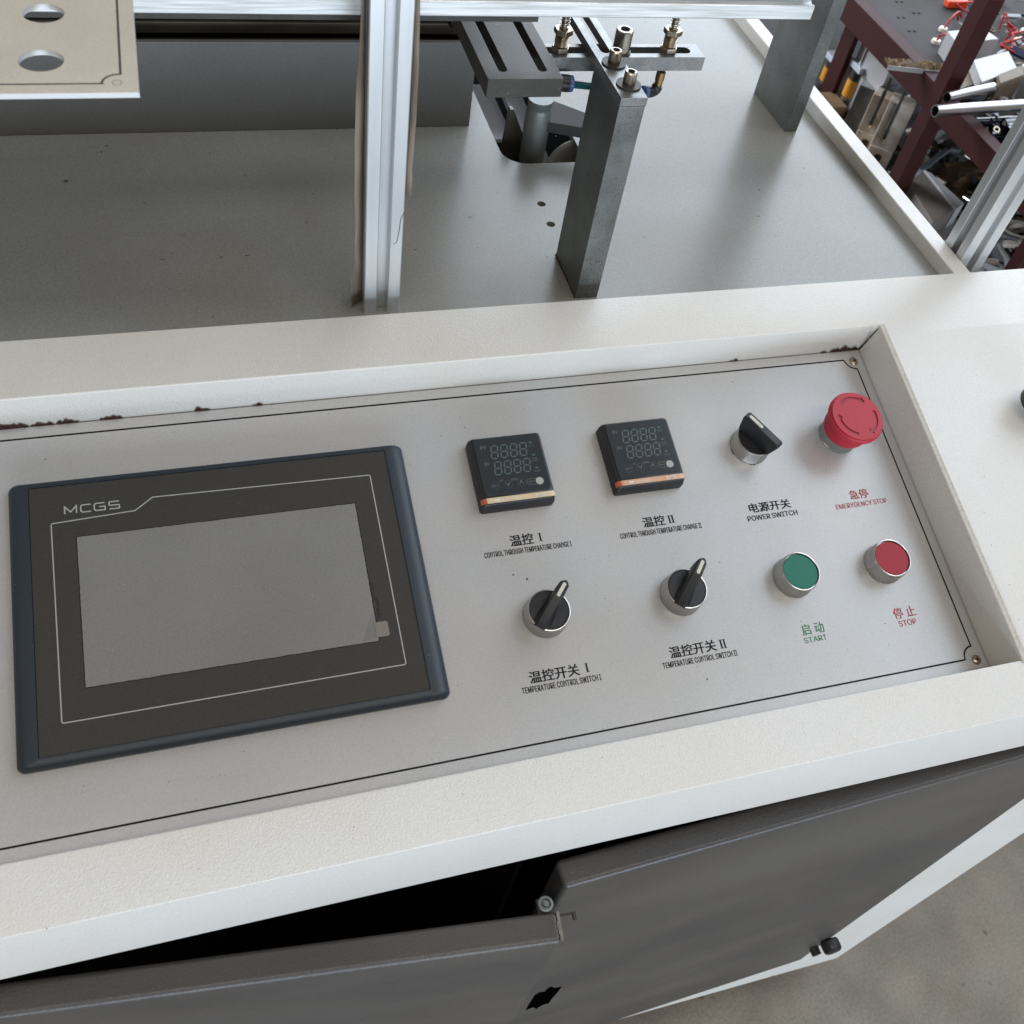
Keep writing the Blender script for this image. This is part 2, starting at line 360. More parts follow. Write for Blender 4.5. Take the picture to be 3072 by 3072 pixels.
def text(name, s, u0, u1, v0, v1, z, m_, parent, bold=0.0, sp=1.0, thick=0.0):
    """printed text fitted to the rectangle u0..u1, v0..v1"""
    cu = bpy.data.curves.new(name, 'FONT'); cu.body = s; cu.size = 1.0; cu.offset = bold; cu.resolution_u = 3
    if FONT and s.isascii(): cu.font = FONT; cu.space_word = 0.7; cu.space_character = sp
    o = bpy.data.objects.new('tmp', cu); COL.objects.link(o)
    dg = bpy.context.evaluated_depsgraph_get(); dg.update()
    me = bpy.data.meshes.new_from_object(o.evaluated_get(dg))
    bpy.data.objects.remove(o)
    xs = [v.co.x for v in me.vertices]; ys = [v.co.y for v in me.vertices]
    ax, bx, ay, by = min(xs), max(xs), min(ys), max(ys)
    bm = B(); bm.from_mesh(me); bpy.data.meshes.remove(me)
    for v in bm.verts:
        v.co = Vector((u0+(v.co.x-ax)/(bx-ax)*(u1-u0), v0+(v.co.y-ay)/(by-ay)*(v1-v0), z))
    for f in bm.faces: f.material_index = 0
    if thick:
        d = bmesh.ops.duplicate(bm, geom=bm.verts[:]+bm.edges[:]+bm.faces[:])
        for q in d['geom']:
            if isinstance(q, bmesh.types.BMVert): q.co += Vector((thick, 0, 0.03))
    return mk(name, bm, m_, parent, smooth=0)
def roman(name, n, u0, u1, v0, v1, z, m_, parent):
    bm = B(); wd = (u1-u0)/n
    def r(a, b, c, d):
        bm.faces.new([bm.verts.new(q) for q in ((a, c, z), (b, c, z), (b, d, z), (a, d, z))])
    for k in range(n):
        c = u0+wd*(k+0.5); t = min(0.55, wd*0.27)
        r(c-t, c+t, v0+0.3, v1-0.3)
    r(u0, u1, v0, v0+0.3); r(u0, u1, v1-0.3, v1)
    return mk(name, bm, m_, parent, smooth=0)
def dup(root, loc, label, group=None, tilt=False, rz=0.0, swap=None):
    r = root.copy(); COL.objects.link(r)
    mw = Matrix.Translation(W(loc))
    if tilt: mw = mw @ Matrix.Rotation(TA, 4, 'X')
    if rz: mw = mw @ Matrix.Rotation(rz, 4, 'Z')
    r.matrix_world = mw; r['label'] = label
    if group: r['group'] = group
    def rec(a, b):
        for ch in list(a.children):
            c = ch.copy(); COL.objects.link(c); c.parent = b
            rec(ch, c)
    rec(root, r); return r

# ------------------------------------------------------------------ workshop floor
bm = B()
n_ = 24
gv = [[bm.verts.new((-6000+12000*i/n_, -4000+12000*j/n_, -ZF)) for j in range(n_+1)] for i in range(n_+1)]
for i in range(n_):
    for j in range(n_): bm.faces.new([gv[i][j], gv[i+1][j], gv[i+1][j+1], gv[i][j+1]])
tag(mk('floor', bm, M['concrete']), kind='structure')

# ------------------------------------------------------------------ machine cabinet
cab = thing('machine_cabinet', 'off-white powder-coated machine cabinet with sunken console opening, grey deck and graphite doors', 'machine', (0, 0, -780))
p = lambda u, v, w_: PP(u, v, w_)[1:]
fb = p(0, -86.5, 30); crease = p(0, 197, 30.5); fin = p(0, -49.5, 30)
F0 = [(-78, -49), (-78.2, -49)]
bm = B()
sheet(bm, fillet([(-72, -48.5), (-91.2, -48.5), fb, fin, p(0, -49.5, -3)], [0, 2.0, 4.5, 3.0, 0]), -420, 367)
sheet(bm, fillet([p(0, 197, -3), crease, (233.5, 78.3), (233.5, 55)], [0, 4.5, 1.0, 0]), -420, 367)
for x0, x1 in ((367, 590), (-530, -420)):
    sheet(bm, fillet([(-72, -48.5), (-91.2, -48.5), fb, crease, (233.5, 78.3), (233.5, 55)], [0, 2.0, 4.5, 12, 1.0, 0]), x0, x1)
sheet(bm, fillet([(363, -3), (363, 30), (367, 30)], [0, 3.2, 0]), -53.2, 198.5, f=lambda v, a, b: PP(a, v, b))
sheet(bm, fillet([(-424, 30), (-420, 30), (-420, -3)], [0, 3.2, 0]), -49.5, 197, f=lambda v, a, b: PP(a, v, b))
bmesh.ops.remove_doubles(bm, verts=bm.verts, dist=0.01)
shell = mk('console_shell', bm, M['white'], cab, smooth=50, world=True)
# chips of lost paint showing the primer along the foot of the opening's rear wall
def chip(u0, u1, h, seed):
    rnd = random.Random(seed); n = max(5, int((u1-u0)/1.3)); bm = B(); lo = []; hi = []
    for i in range(n+1):
        t = i/n; u = u0+(u1-u0)*t
        hh = h*(0.25+0.75*rnd.random())*(min(1, 5*t+0.2)*min(1, 5*(1-t)+0.2))
        lo.append(bm.verts.new(PP(u, 196.75, 0.0))); hi.append(bm.verts.new(PP(u+rnd.uniform(-.3, .3), 196.7, hh)))
    for i in range(n): bm.faces.new([lo[i], lo[i+1], hi[i+1], hi[i]])
    mk('paint_chip', bm, M['chip'], cab, smooth=0, world=True)
for i, (a, b, h) in enumerate(((-226, -204, 5.0), (-203, -190, 3.8), (-189, -176, 4.6), (-165, -152, 4.6), (-110, -101, 5.6), (-76, -69, 2.8), (256, 263, 2.8), (330, 336, 2.0), (338, 362, 7.0))):
    chip(a, b, h, i+3)
# open weld gap in the rear right corner of the opening
bm = B(); prev = None
for k in range(12):
    w_ = k*2.5; r_ = 0.55+0.35*random.random()-0.02*k
    a_ = bm.verts.new(PP(362.9-r_*1.2, 196.75, w_)); b_ = bm.verts.new(PP(362.8, 196.6-r_, w_))
    if prev: bm.faces.new([prev[0], a_, b_, prev[1]])
    prev = (a_, b_)
mk('weld_gap', bm, M['void'], cab, smooth=0, world=True)
# deck with the cut-out and bolt holes
plate('deck_plate', [(-530, 232), (458, 232), (458, 980), (-530, 980)],
      [fillet([(147.2, 640), (147.2, 416), (216, 416), (216, 640), (147.2, 640)], [0, 19, 6, 6, 0])[:-1] if False else
       (lambda a: a)([(147.2, 640), (147.2, 438)]+[(167.2-20*math.cos(t*math.pi/16), 436-20*math.sin(t*math.pi/16)) for t in range(1, 9)]+[(216, 416), (216, 640)]),
       circ(161.4, 361.5, 3.4), circ(161.4, 335.5, 3.4)], 61, 66, M['deck'], cab, world=True)
box('deck_rail', 458.6, 474, 233.6, 980, 56, 77, M['white'], cab, bevel=1.2, world=True)
# cabinet carcass
side_poly = [(-78, -49), (-90.6, -48), (-90.6, 5), (crease[0], crease[1]-1.2), (232.6, crease[1]-1.2), (232.6, 55)]
for x0 in (588.6, -529.9): prism('end_plate', side_poly, x0, x0+1.3, M['white'], cab, axis='X', bevel=0, world=True)
for x0 in (568, -516): prism('cabinet_side', [(-84, -780), (224, -780), (224, 50), (-60, -10), (-84, -49)], x0, x0+6, M['white'], cab, axis='X', bevel=0, world=True)
box('frame_post', 480, 574, -85, -79, -780, -48.8, M['white'], cab, bevel=1.0, world=True)
box('frame_rail', -509, 479, -85, -79, -780, -660, M['white'], cab, bevel=1.0, world=True)
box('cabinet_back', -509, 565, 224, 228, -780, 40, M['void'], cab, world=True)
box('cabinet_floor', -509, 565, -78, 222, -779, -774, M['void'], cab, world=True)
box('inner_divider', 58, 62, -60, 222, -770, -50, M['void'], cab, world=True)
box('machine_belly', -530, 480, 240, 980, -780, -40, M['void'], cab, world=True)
for k, pts in enumerate((((-330, 60, -120), (-180, 20, -70), (-60, -10, -95), (40, 10, -75), (52, 120, -90)), ((-300, 100, -150), (-140, 40, -110), (0, 0, -130), (50, 40, -160)))):
    tube('inner_cable', smoothpath(pts, 8), 3.2, M['cable'], cab, world=True)
# right hand door, slightly ajar, hinge on its far edge
def door(name_x, cx, cy, ang, w0, w1, lab):
    e = bpy.data.objects.new('cabinet_door', None); COL.objects.link(e); e.parent = cab
    e.matrix_world = Matrix.Translation(W((cx, cy, -60))) @ Matrix.Rotation(ang, 4, 'Z')
    return e
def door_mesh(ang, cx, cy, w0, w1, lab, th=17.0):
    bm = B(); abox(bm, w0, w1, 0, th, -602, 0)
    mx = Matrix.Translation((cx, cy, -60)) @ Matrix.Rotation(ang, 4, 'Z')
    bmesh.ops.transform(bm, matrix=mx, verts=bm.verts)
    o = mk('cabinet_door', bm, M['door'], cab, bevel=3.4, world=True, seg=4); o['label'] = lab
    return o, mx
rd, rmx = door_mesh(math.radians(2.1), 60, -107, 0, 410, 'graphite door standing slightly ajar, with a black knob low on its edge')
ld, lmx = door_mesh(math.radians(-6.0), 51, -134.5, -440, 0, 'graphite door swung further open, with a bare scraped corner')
def on(parent, mx, name, bm, m_, **k):
    bmesh.ops.transform(bm, matrix=mx, verts=bm.verts); o = mk(name, bm, m_, None, **k)
    o.data.transform(cab.matrix_world.inverted()); o.parent = parent; return o
bm = B(); alathe(bm, [(0, 0), (9, 0), (10.3, 1.5), (10.3, 10), (9.2, 12.4), (7, 13.5), (0, 14)], 32, mx=Matrix.Translation((404, -1, -508)) @ Matrix.Rotation(math.radians(90), 4, 'X'))
on(rd, rmx, 'door_knob', bm, M['black'], smooth=35)
bm = B(); alathe(bm, [(0, 0), (5.4, 0), (5.4, 8), (0, 8.5)], 24, mx=Matrix.Translation((395, -1, -530)) @ Matrix.Rotation(math.radians(90), 4, 'X'))
on(rd, rmx, 'lock_pin', bm, M['darksteel'], smooth=35)
# ragged hole in the right door, its dark drawn as a flat black patch
rnd = random.Random(5); bm = B()
pts = [(30.1, -355.3), (29.5, -333.6), (29.6, -317.3), (29.4, -299.3), (32.6, -293.0), (37.7, -297.6), (39.1, -285.8), (42.5, -285.5), (45.4, -294.4), (53.1, -298.8), (53.0, -314.8), (52.4, -326.6), (51.5, -341.8), (51.9, -357.4), (46.6, -356.2), (43.6, -359.8), (41.9, -366.5), (36.6, -353.2)]
bm.faces.new([bm.verts.new((x, -0.25, z)) for x, z in pts])
on(rd, rmx, 'hole_patch', bm, M['hole'], smooth=0)
bm = B()
for k in range(9):
    z0 = -0.5-1.9*k
    abox(bm, -1.2-0.8*random.random(), 0.35, z0*0+0.6+1.75*k, 0.6+1.75*(k+1), -1.0-random.random()*1.2, 0.25)
on(ld, lmx, 'scraped_edge', bm, M['nickel'], smooth=0)
bm = B(); alathe(bm, [(0, 0), (4.4, 0), (4.4, 3.4), (3.6, 3.8), (2.9, 3.7), (2.7, 2.4), (1.8, 2.4), (1.6, 4.2), (0, 4.4)], 28, mx=Matrix.Translation((-6.5, 21.2, -3)))
on(ld, lmx, 'latch_roller', bm, M['dulltube'], smooth=35)
bm = B(); abox(bm, -11, -2, 16.5, 25, -6, -3.1); abox(bm, 0.4, 10, 14.5, 15.8, -4, -2.8); abox(bm, 8.5, 10.2, 11.5, 15.8, -4.5, -2.2)
on(ld, lmx, 'latch_bracket', bm, M['darksteel'], smooth=0)

# ------------------------------------------------------------------ operating panel
pan = thing('control_panel', 'silver-painted control panel with black border line and Chinese and English captions', 'control panel', (0, 0, 0), tilt=True)
box('faceplate', -419.2, 362.4, -49.0, 196.4, -2.5, 0, M['panel'], pan, bevel=0.2)
bm = B()
def arc(cx, cy, r, a0, a1, n=10): return [(cx+r*math.cos(math.radians(a0+(a1-a0)*k/n)), cy+r*math.sin(math.radians(a0+(a1-a0)*k/n))) for k in range(n+1)]
strokes(bm, [[(-412, 188.9), (346.6, 188.9)]+arc(355.2, 188.9, 8.0, 183, 267)[1:]+[(355.2, 180.2)]
             +[(355.4, -32.4)]+arc(355.4, -40.5, 8.0, 93, 177)[1:]+[(346.8, -40.5), (-412, -40.5), (-412, 188.9)]], 1.1, 0.08)
mk('border_line', bm, M['ink'], pan, smooth=0)
cap = lambda s, *a, b=0.010, m_='ink', sp=1.0, th=None: text('caption', s, *a, 0.1, M[m_], pan, bold=b, sp=sp, thick=(0.16 if s.isascii() else 0.22) if th is None else th)
cap('温控', 66.7, 81.9, 80.2, 87.6); roman('caption', 1, 85.4, 87.9, 81.2, 86.7, 0.1, M['ink'], pan)
cap('CONTROL THROUGH TEMPERATURE CHANGE I', 48.9, 105.4, 75.0, 78.6, b=0.006, sp=1.08)
cap('温控', 156.1, 171.5, 80.5, 87.6); roman('caption', 2, 173.8, 178.4, 81.2, 86.6, 0.1, M['ink'], pan)
cap('CONTROL THROUGH TEMPERATURE CHANGE II', 138.5, 195.5, 75.0, 78.7, b=0.006, sp=1.08)
cap('温控开关', 59.0, 90.2, -6.1, 1.2); roman('caption', 1, 94.0, 96.4, -5.1, 0.4, 0.1, M['ink'], pan)
cap('TEMPERATURE CONTROL SWITCH I', 53.1, 102.2, -11.1, -7.4, b=0.006, sp=1.08)
cap('温控开关', 148.8, 180.2, -6.1, 1.3); roman('caption', 2, 182.7, 187.3, -5.3, 0.3, 0.1, M['ink'], pan)
cap('TEMPERATURE CONTROL SWITCH II', 142.4, 192.4, -11.3, -7.6, b=0.006, sp=1.08)
cap('电源开关', 232.7, 263.7, 80.2, 87.1); cap('POWER SWITCH', 229.3, 266.5, 74.7, 78.4, b=0.006)
cap('急停', 309.6, 324.2, 79.8, 86.7, m_='redink', b=0.004); cap('EMERYGENCY STOP', 296.4, 336.3, 74.2, 77.8, m_='redink', b=0.0)
cap('启 动', 240.4, 256.2, -6.5, 0.9, m_='greenink', b=0.004); cap('START', 239.7, 256.0, -11.5, -7.9, m_='greenink', b=0.0)
cap('停 止', 308.6, 325.0, -6.5, 0.8, m_='redink', b=0.004); cap('STOP', 309.8, 322.8, -11.8, -7.9, m_='redink', b=0.0)
rnd = random.Random(31)
def specks(name, pts, zf, parent, m_, world=False):
    bm = B()
    for k, (x, y, r_) in enumerate(pts):
        a0 = rnd.random()*6
        bm.faces.new([bm.verts.new(zf(x+r_*rnd.uniform(.5, 1.3)*math.cos(a0+j*1.047), y+r_*rnd.uniform(.5, 1.5)*math.sin(a0+j*1.047), 0.06+0.0003*k)) for j in range(6)])
    return tag(mk(name, bm, M[m_], parent, smooth=0, world=world), kind='stuff')
specks('dust_specks', [(-196, 174, .5), (55, 166, .5), (53, 174, .35), (38, 162, .35), (253, 180, .5), (300, -8, .4), (297, -22, .35), (244, 100, .4), (118, 38, .35), (200, 50, .5), (64, 62, .7), (72, 58, .8), (168, -22, .7), (70, -40, .4)]
       + [(rnd.uniform(-210, 350), rnd.uniform(-46, 186), rnd.uniform(.12, .3)) for _ in range(120)], lambda a, b, c: (a, b, c), pan, 'brownink')
specks('dust_specks', [(rnd.uniform(-220, 420), rnd.uniform(-84, -52), rnd.uniform(.12, .32)) for _ in range(26)]+[(rnd.uniform(372, 470), rnd.uniform(-50, 190), rnd.uniform(.12, .4)) for _ in range(34)],
       lambda a, b, c: PP(a, b, 30.0+c), cab, 'brownink', world=True)
specks('deck_specks', [(-181, 412, 2.0), (-80, 443, 1.0), (-57, 413, 1.1), (101, 349, 2.0), (147, 297, .9), (341, 307, 1.2), (395, 372, 1.0), (-20, 352, 1.3)]
       + [(rnd.uniform(-240, 440), rnd.uniform(250, 560), rnd.uniform(.2, .7)) for _ in range(90)], lambda a, b, c: (a, b, 66.0+c), cab, 'brownink', world=True)
def screw(name, u, v):
    e = lathe(name, [(3.3, 0.0), (3.2, 0.5), (2.6, 1.0), (1.3, 1.35), (0, 1.45)], M['brassnut'], pan, n=28, c=(u, v, 0.05), smooth=60)
    bm = B()
    for r_ in (35, 125):
        abox(bm, -1.25, 1.25, -0.28, 0.28, 0.9, 1.56, mx=Matrix.Translation((u, v, 0)) @ Matrix.Rotation(math.radians(r_), 4, 'Z'))
    o = mk('cross_recess', bm, M['void'], None, smooth=0); bpy.data.objects.remove(o)
    bm = B()
    for r_ in (35, 125):
        abox(bm, -1.25, 1.25, -0.28, 0.28, 0.9, 1.56, mx=Matrix.Translation((u, v, 0)) @ Matrix.Rotation(math.radians(r_), 4, 'Z'))
    mk('cross_recess', bm, M['void'], e, smooth=0)
screw('screw', 354.6, 187.0); screw('screw', 355.2, -41.9)

# ------------------------------------------------------------------ touch screen
hmi = thing('touch_screen', 'large dark touch screen terminal with blank grey display in navy bezel', 'touch screen', PP(-102, 75, 0), tilt=True)
ox, oy = -102, 75
def shift(pts): return [(a-ox, b-oy) for a, b in pts]
bm = B()
x0, x1, y0, y1 = -215.5-ox, 11.0-ox, -6.0-oy, 157.0-oy
gx0, gx1, gy0, gy1 = -204.4-ox, -0.2-ox, -0.6-oy, 153.0-oy
# loops from the foot up to the glass recess: (inset left, right, bottom, top, z)
def loop(l, r, b, t, z, rad): return [(*q, z) for q in rrect(x0+l, x1-r, y0+b, y1-t, rad, 5)]
loops = [loop(0, 0, 0, 0, 0, 4), loop(0, 0, 0, 0, 2.4, 4), loop(0.6, 1.2, 0.3, 0.3, 4.0, 4), loop(2.4, 3.8, 0.8, 0.8, 5.6, 3.5), loop(5.5, 7.2, 1.8, 1.6, 6.4, 3),
         [(*q, 6.5) for q in rrect(gx0, gx1, gy0, gy1, 0.6, 5)], [(*q, 5.3) for q in rrect(gx0, gx1, gy0, gy1, 0.6, 5)]]
lv = [[bm.verts.new(q) for q in l] for l in loops]
for a, b in zip(lv, lv[1:]):
    for i in range(len(a)): bm.faces.new([a[i], a[(i+1) % len(a)], b[(i+1) % len(a)], b[i]])
bm.faces.new(lv[0][::-1]); bm.faces.new(lv[-1])
mk('bezel', bm, M['bezel'], hmi, smooth=40)
g = prism('overlay', rrect(gx0+0.35, gx1-0.35, gy0+0.35, gy1-0.35, 0.5, 3), 5.3, 6.0, M['overlay'], hmi, bevel=0)
sx0, sx1, sy0, sy1 = -180.2-ox, -24.0-ox, 32.6-oy, 119.6-oy
rnd = random.Random(3); edge = []
for (ax, ay), (bx, by) in (((sx0, sy0), (sx1, sy0)), ((sx1, sy0), (sx1, sy1)), ((sx1, sy1), (sx0, sy1)), ((sx0, sy1), (sx0, sy0))):
    for k in range(60):
        t = k/60; edge.append((ax+(bx-ax)*t+rnd.uniform(-.13, .13), ay+(by-ay)*t+rnd.uniform(-.13, .13)))
bm = B(); bm.faces.new([bm.verts.new((*q, 6.03)) for q in [(a*1.0035 if False else a+(0.45 if a > 0 else -0.45), b+(0.4 if b > (sy0+sy1)/2 else -0.4)) for a, b in edge]])
mk('display_margin', bm, M['void'], g, smooth=0)
bm = B(); bm.faces.new([bm.verts.new((*q, 6.08)) for q in edge])
scr = mk('display', bm, M['lcd'], hmi, smooth=0)
bm = B()
L_ = [(-195.2, 131.6), (-148.4, 131.8), (-138.4, 139.0), (-10.0, 139.2), (-9.2, 14.4), (-194.6, 13.6)]
L2 = []
for i, q in enumerate(L_):
    a, b_ = L_[i-1], L_[(i+1) % 6]
    if i in (1, 2): L2 += [q]; continue
    L2 += fillet([a, q, b_], [0, 3.0, 0], 5)[1:-1]
strokes(bm, [shift(L2+[L2[0]])], 0.62, 6.06)
mk('outline_print', bm, M['silverprint'], hmi, smooth=0)
# the wide squared brand lettering
bm = B(); x = -185.8; h0, h1 = 134.6, 139.1
def LT(seg, x): return [shift([(x+a, h0+b*(h1-h0)) for a, b in s]) for s in seg]
Mx = [[(0, 0), (0, 1), (3.1, 0.22), (6.2, 1), (6.2, 0)]]
Cx = [[(5.4, 1), (0.9, 1), (0, 0.82), (0, 0.18), (0.9, 0), (5.4, 0)]]
Gx = [[(5.6, 1), (0.9, 1), (0, 0.82), (0, 0.18), (0.9, 0), (5.8, 0), (5.8, 0.5), (2.6, 0.5)]]
Sx = [[(5.4, 1), (0.3, 1), (0.0, 0.9), (0, 0.56), (0.3, 0.5), (5.1, 0.5), (5.4, 0.42), (5.4, 0.08), (5.1, 0), (0, 0)]]
for seg, dx in ((Mx, 0), (Cx, 8.5), (Gx, 15.7), (Sx, 23.7)): strokes(bm, LT(seg, x+dx), 0.72, 6.06)
mk('lettering', bm, M['silverprint'], hmi, smooth=0)
prism('film_tab', rrect(-24.8-ox, -17.3-ox, 34.6-oy, 43.6-oy, 1.4, 4), 6.1, 6.3, M['tab'], hmi, bevel=0)
bm = B(); bm.faces.new([bm.verts.new((a-ox, b-oy, 6.2)) for a, b in ((-33.0, 33.6), (-24.6, 34.4), (-24.6, 49.0), (-25.6, 49.0))])
mk('film_fold', bm, M['tabtri'], hmi, smooth=0)
bm = B()
for k in range(26):
    t = k/26; bx = -22.5+1.2*math.sin(t*5)+rnd.uniform(-.8, .8); by = 44.5+27*t
    s = 0.4+0.8*rnd.random(); bm.faces.new([bm.verts.new((bx-ox+s*math.cos(a)*0.8, by-oy+s*1.6*math.sin(a), 6.05+0.0004*k)) for a in [math.radians(d+rnd.uniform(-20, 20)) for d in (0, 60, 120, 180, 240, 300)]])
mk('grime_mark', bm, mat('soot', (0.02, 0.02, 0.019), 0.6, alpha=0.6), hmi, smooth=0)

# ------------------------------------------------------------------ temperature controllers
def controller(u, v, label, stripe, full):
    t = thing('temperature_controller', label, 'temperature controller', PP(u, v, 0), 'temperature controllers on the control panel', tilt=True)
    bm = B(); h = 24.2
    def lp(l, r, b, tt, z, rad): return [(*q, z) for q in rrect(-h+l, h-r, -h+b, h-tt, rad, 5)]
    ls = [lp(0, 0, 0, 0, 0, 2.0), lp(0, 0, 0, 0, 5.2, 2.0), lp(0.25, 0.25, 0.2, 0.2, 5.7, 2.0), lp(0.3, 0.3, 1.0, 0.2, 8.0, 2.2), lp(1.3, 0.6, 1.4, 0.6, 9.7, 2.4), lp(3.6, 1.2, 1.8, 1.2, 10.2, 2.4)]
    lv = [[bm.verts.new(q) for q in l] for l in ls]
    for a, b in zip(lv, lv[1:]):
        for i in range(len(a)): bm.faces.new([a[i], a[(i+1) % len(a)], b[(i+1) % len(a)], b[i]])
    bm.faces.new(lv[0][::-1]); bm.faces.new(lv[-1]); mk('housing', bm, M['black'], t, smooth=40)
    c0 = 76.2; c1 = 128.4                                    # digit layout is given in the first controller's panel coordinates
    q = lambda a, b: (a-c0, b-c1)
    win = prism('window', [q(a, b) for a, b in rrect(55.2, 98.6, 111.4, 151.0, 2.4)], 10.2, 10.7, M['ctlglass'], t, bevel=0.15)
    for row, (du, top) in enumerate(((66.0, 145.3), (65.9, 133.9))):
        for k in range(4):
            bm = B(); X = du+6.33*k; Hh = 8.9; Wd = 4.2
            def P(a, b): return q(X+a*Wd-(1-b)*1.35, top-(1-b)*Hh)
            t_ = 0.13
            for s in ((( .14, 1), (.86, 1)), ((.14, .5), (.86, .5)), ((.14, 0), (.86, 0)), ((0, .94), (0, .56)), ((1, .94), (1, .56)), ((0, .44), (0, .06)), ((1, .44), (1, .06))):
                a, b = s; A_, B_ = P(*a), P(*b); strokes(bm, [[A_, B_]], 0.85, 10.75)
            mk('digit', bm, M['seg'], win, smooth=0)
    for (a, b) in ((92.2, 145.0), (92.2, 136.0), (92.2, 126.9)):
        prism('indicator_lamp', [q(x, y) for x, y in slot(a-1.1, a+1.1, b-0.5, b+0.5)], 10.7, 10.78, M['teal'], win, bevel=0)
    for s, a, b, c, d in (('PV', 59.1, 62.7, 143.6, 145.9), ('SV', 59.1, 62.6, 132.0, 134.3), ('OUT1', 90.4, 94.3, 142.0, 143.1), ('ALM1', 90.5, 94.2, 133.0, 134.0),
                          ('OUT2', 90.4, 94.1, 131.3, 132.3), ('ALM2', 90.3, 94.1, 124.1, 125.1), ('AT', 66.6, 68.7, 120.0, 121.3), ('MAN', 73.6, 78.0, 120.0, 121.3),
                          ('SET', 60.9, 64.9, 117.0, 118.4), ('INFO', 84.6, 88.4, 117.0, 118.2)):
        text('lettering', s, *q(a, 0)[:1], q(b, 0)[0], q(0, c)[1], q(0, d)[1], 10.76, M['segtext'], win)
    bm = B()
    strokes(bm, [[q(69.9, 119.2), q(71.2, 116.6), q(72.5, 119.2)], [q(78.7, 116.8), q(80.0, 119.4), q(81.3, 116.8)]], 0.34, 10.77)
    strokes(bm, [[q(a, b) for a, b in slot(83.6, 93.5, 115.6, 119.6)]+[q(*slot(83.6, 93.5, 115.6, 119.6)[0])]], 0.2, 10.77)
    mk('arrow_print', bm, M['segtext'], win, smooth=0)
    bm = B()
    for a in (63.0, 71.2, 80.2): strokes(bm, [[q(*z) for z in circ(a, 117.8, 2.7, 24)]+[q(*circ(a, 117.8, 2.7, 24)[0])]], 0.35, 10.755)
    mk('key_ring', bm, M['ringprint'], win, smooth=0)
    prism('round_sticker', [q(a, b) for a, b in circ(91.9, 117.5, 2.55)], 10.7, 11.0, M['dot'], t, bevel=0)
    # coloured strip that follows the rounded shoulder
    bm = B(); y0_, y1_ = q(0, 106.3)[1], q(0, 109.9)[1]; hh = 24.2
    prof = [(-hh-0.1, 8.0), (-hh+0.8, 9.4), (-hh+1.3, 9.95), (-hh+3.6, 10.55), (-18, 10.6), (20, 10.6), (hh-1.2, 10.5), (hh-0.5, 9.9), (hh-0.15, 8.2)]
    A_ = [bm.verts.new((a, y0_, b)) for a, b in prof]; B_ = [bm.verts.new((a, y1_, b)) for a, b in prof]
    for i in range(len(prof)-1): bm.faces.new([A_[i], A_[i+1], B_[i+1], B_[i]]).material_index = 1 if i < 3 else 0
    st = mk('coloured_strip', bm, [stripe, M['stripeR']], t, smooth=50)
    text('lettering', 'AK6', q(86.6, 0)[0], q(93.6, 0)[0], q(0, 106.9)[1], q(0, 109.3)[1], 10.7, M['whiteprint'], st, bold=0.02)
    text('lettering', 'WINPARK' , q(65.2, 0)[0], q(75.6, 0)[0], q(0, 107.0)[1], q(0, 108.9)[1], 10.7, M['whiteprint'], st)
    bm = B()
    for dx in (0, 1.5):
        bm.faces.new([bm.verts.new((*q(60.3+dx+a, 108.1+b), 10.7)) for a, b in ((0, -0.2), (1.3, -1.1), (2.2, 0.1), (0.9, 1.0))])
    mk('emblem', bm, M['whiteprint'], st, smooth=0)
    return t
controller(76.2, 128.4, 'temperature controller beside the touch screen, its strip faded to pale yellow', M['stripeA'], False)
controller(166.0, 129.1, 'temperature controller with a brighter orange strip, beside the power switch', M['stripeB'], True)

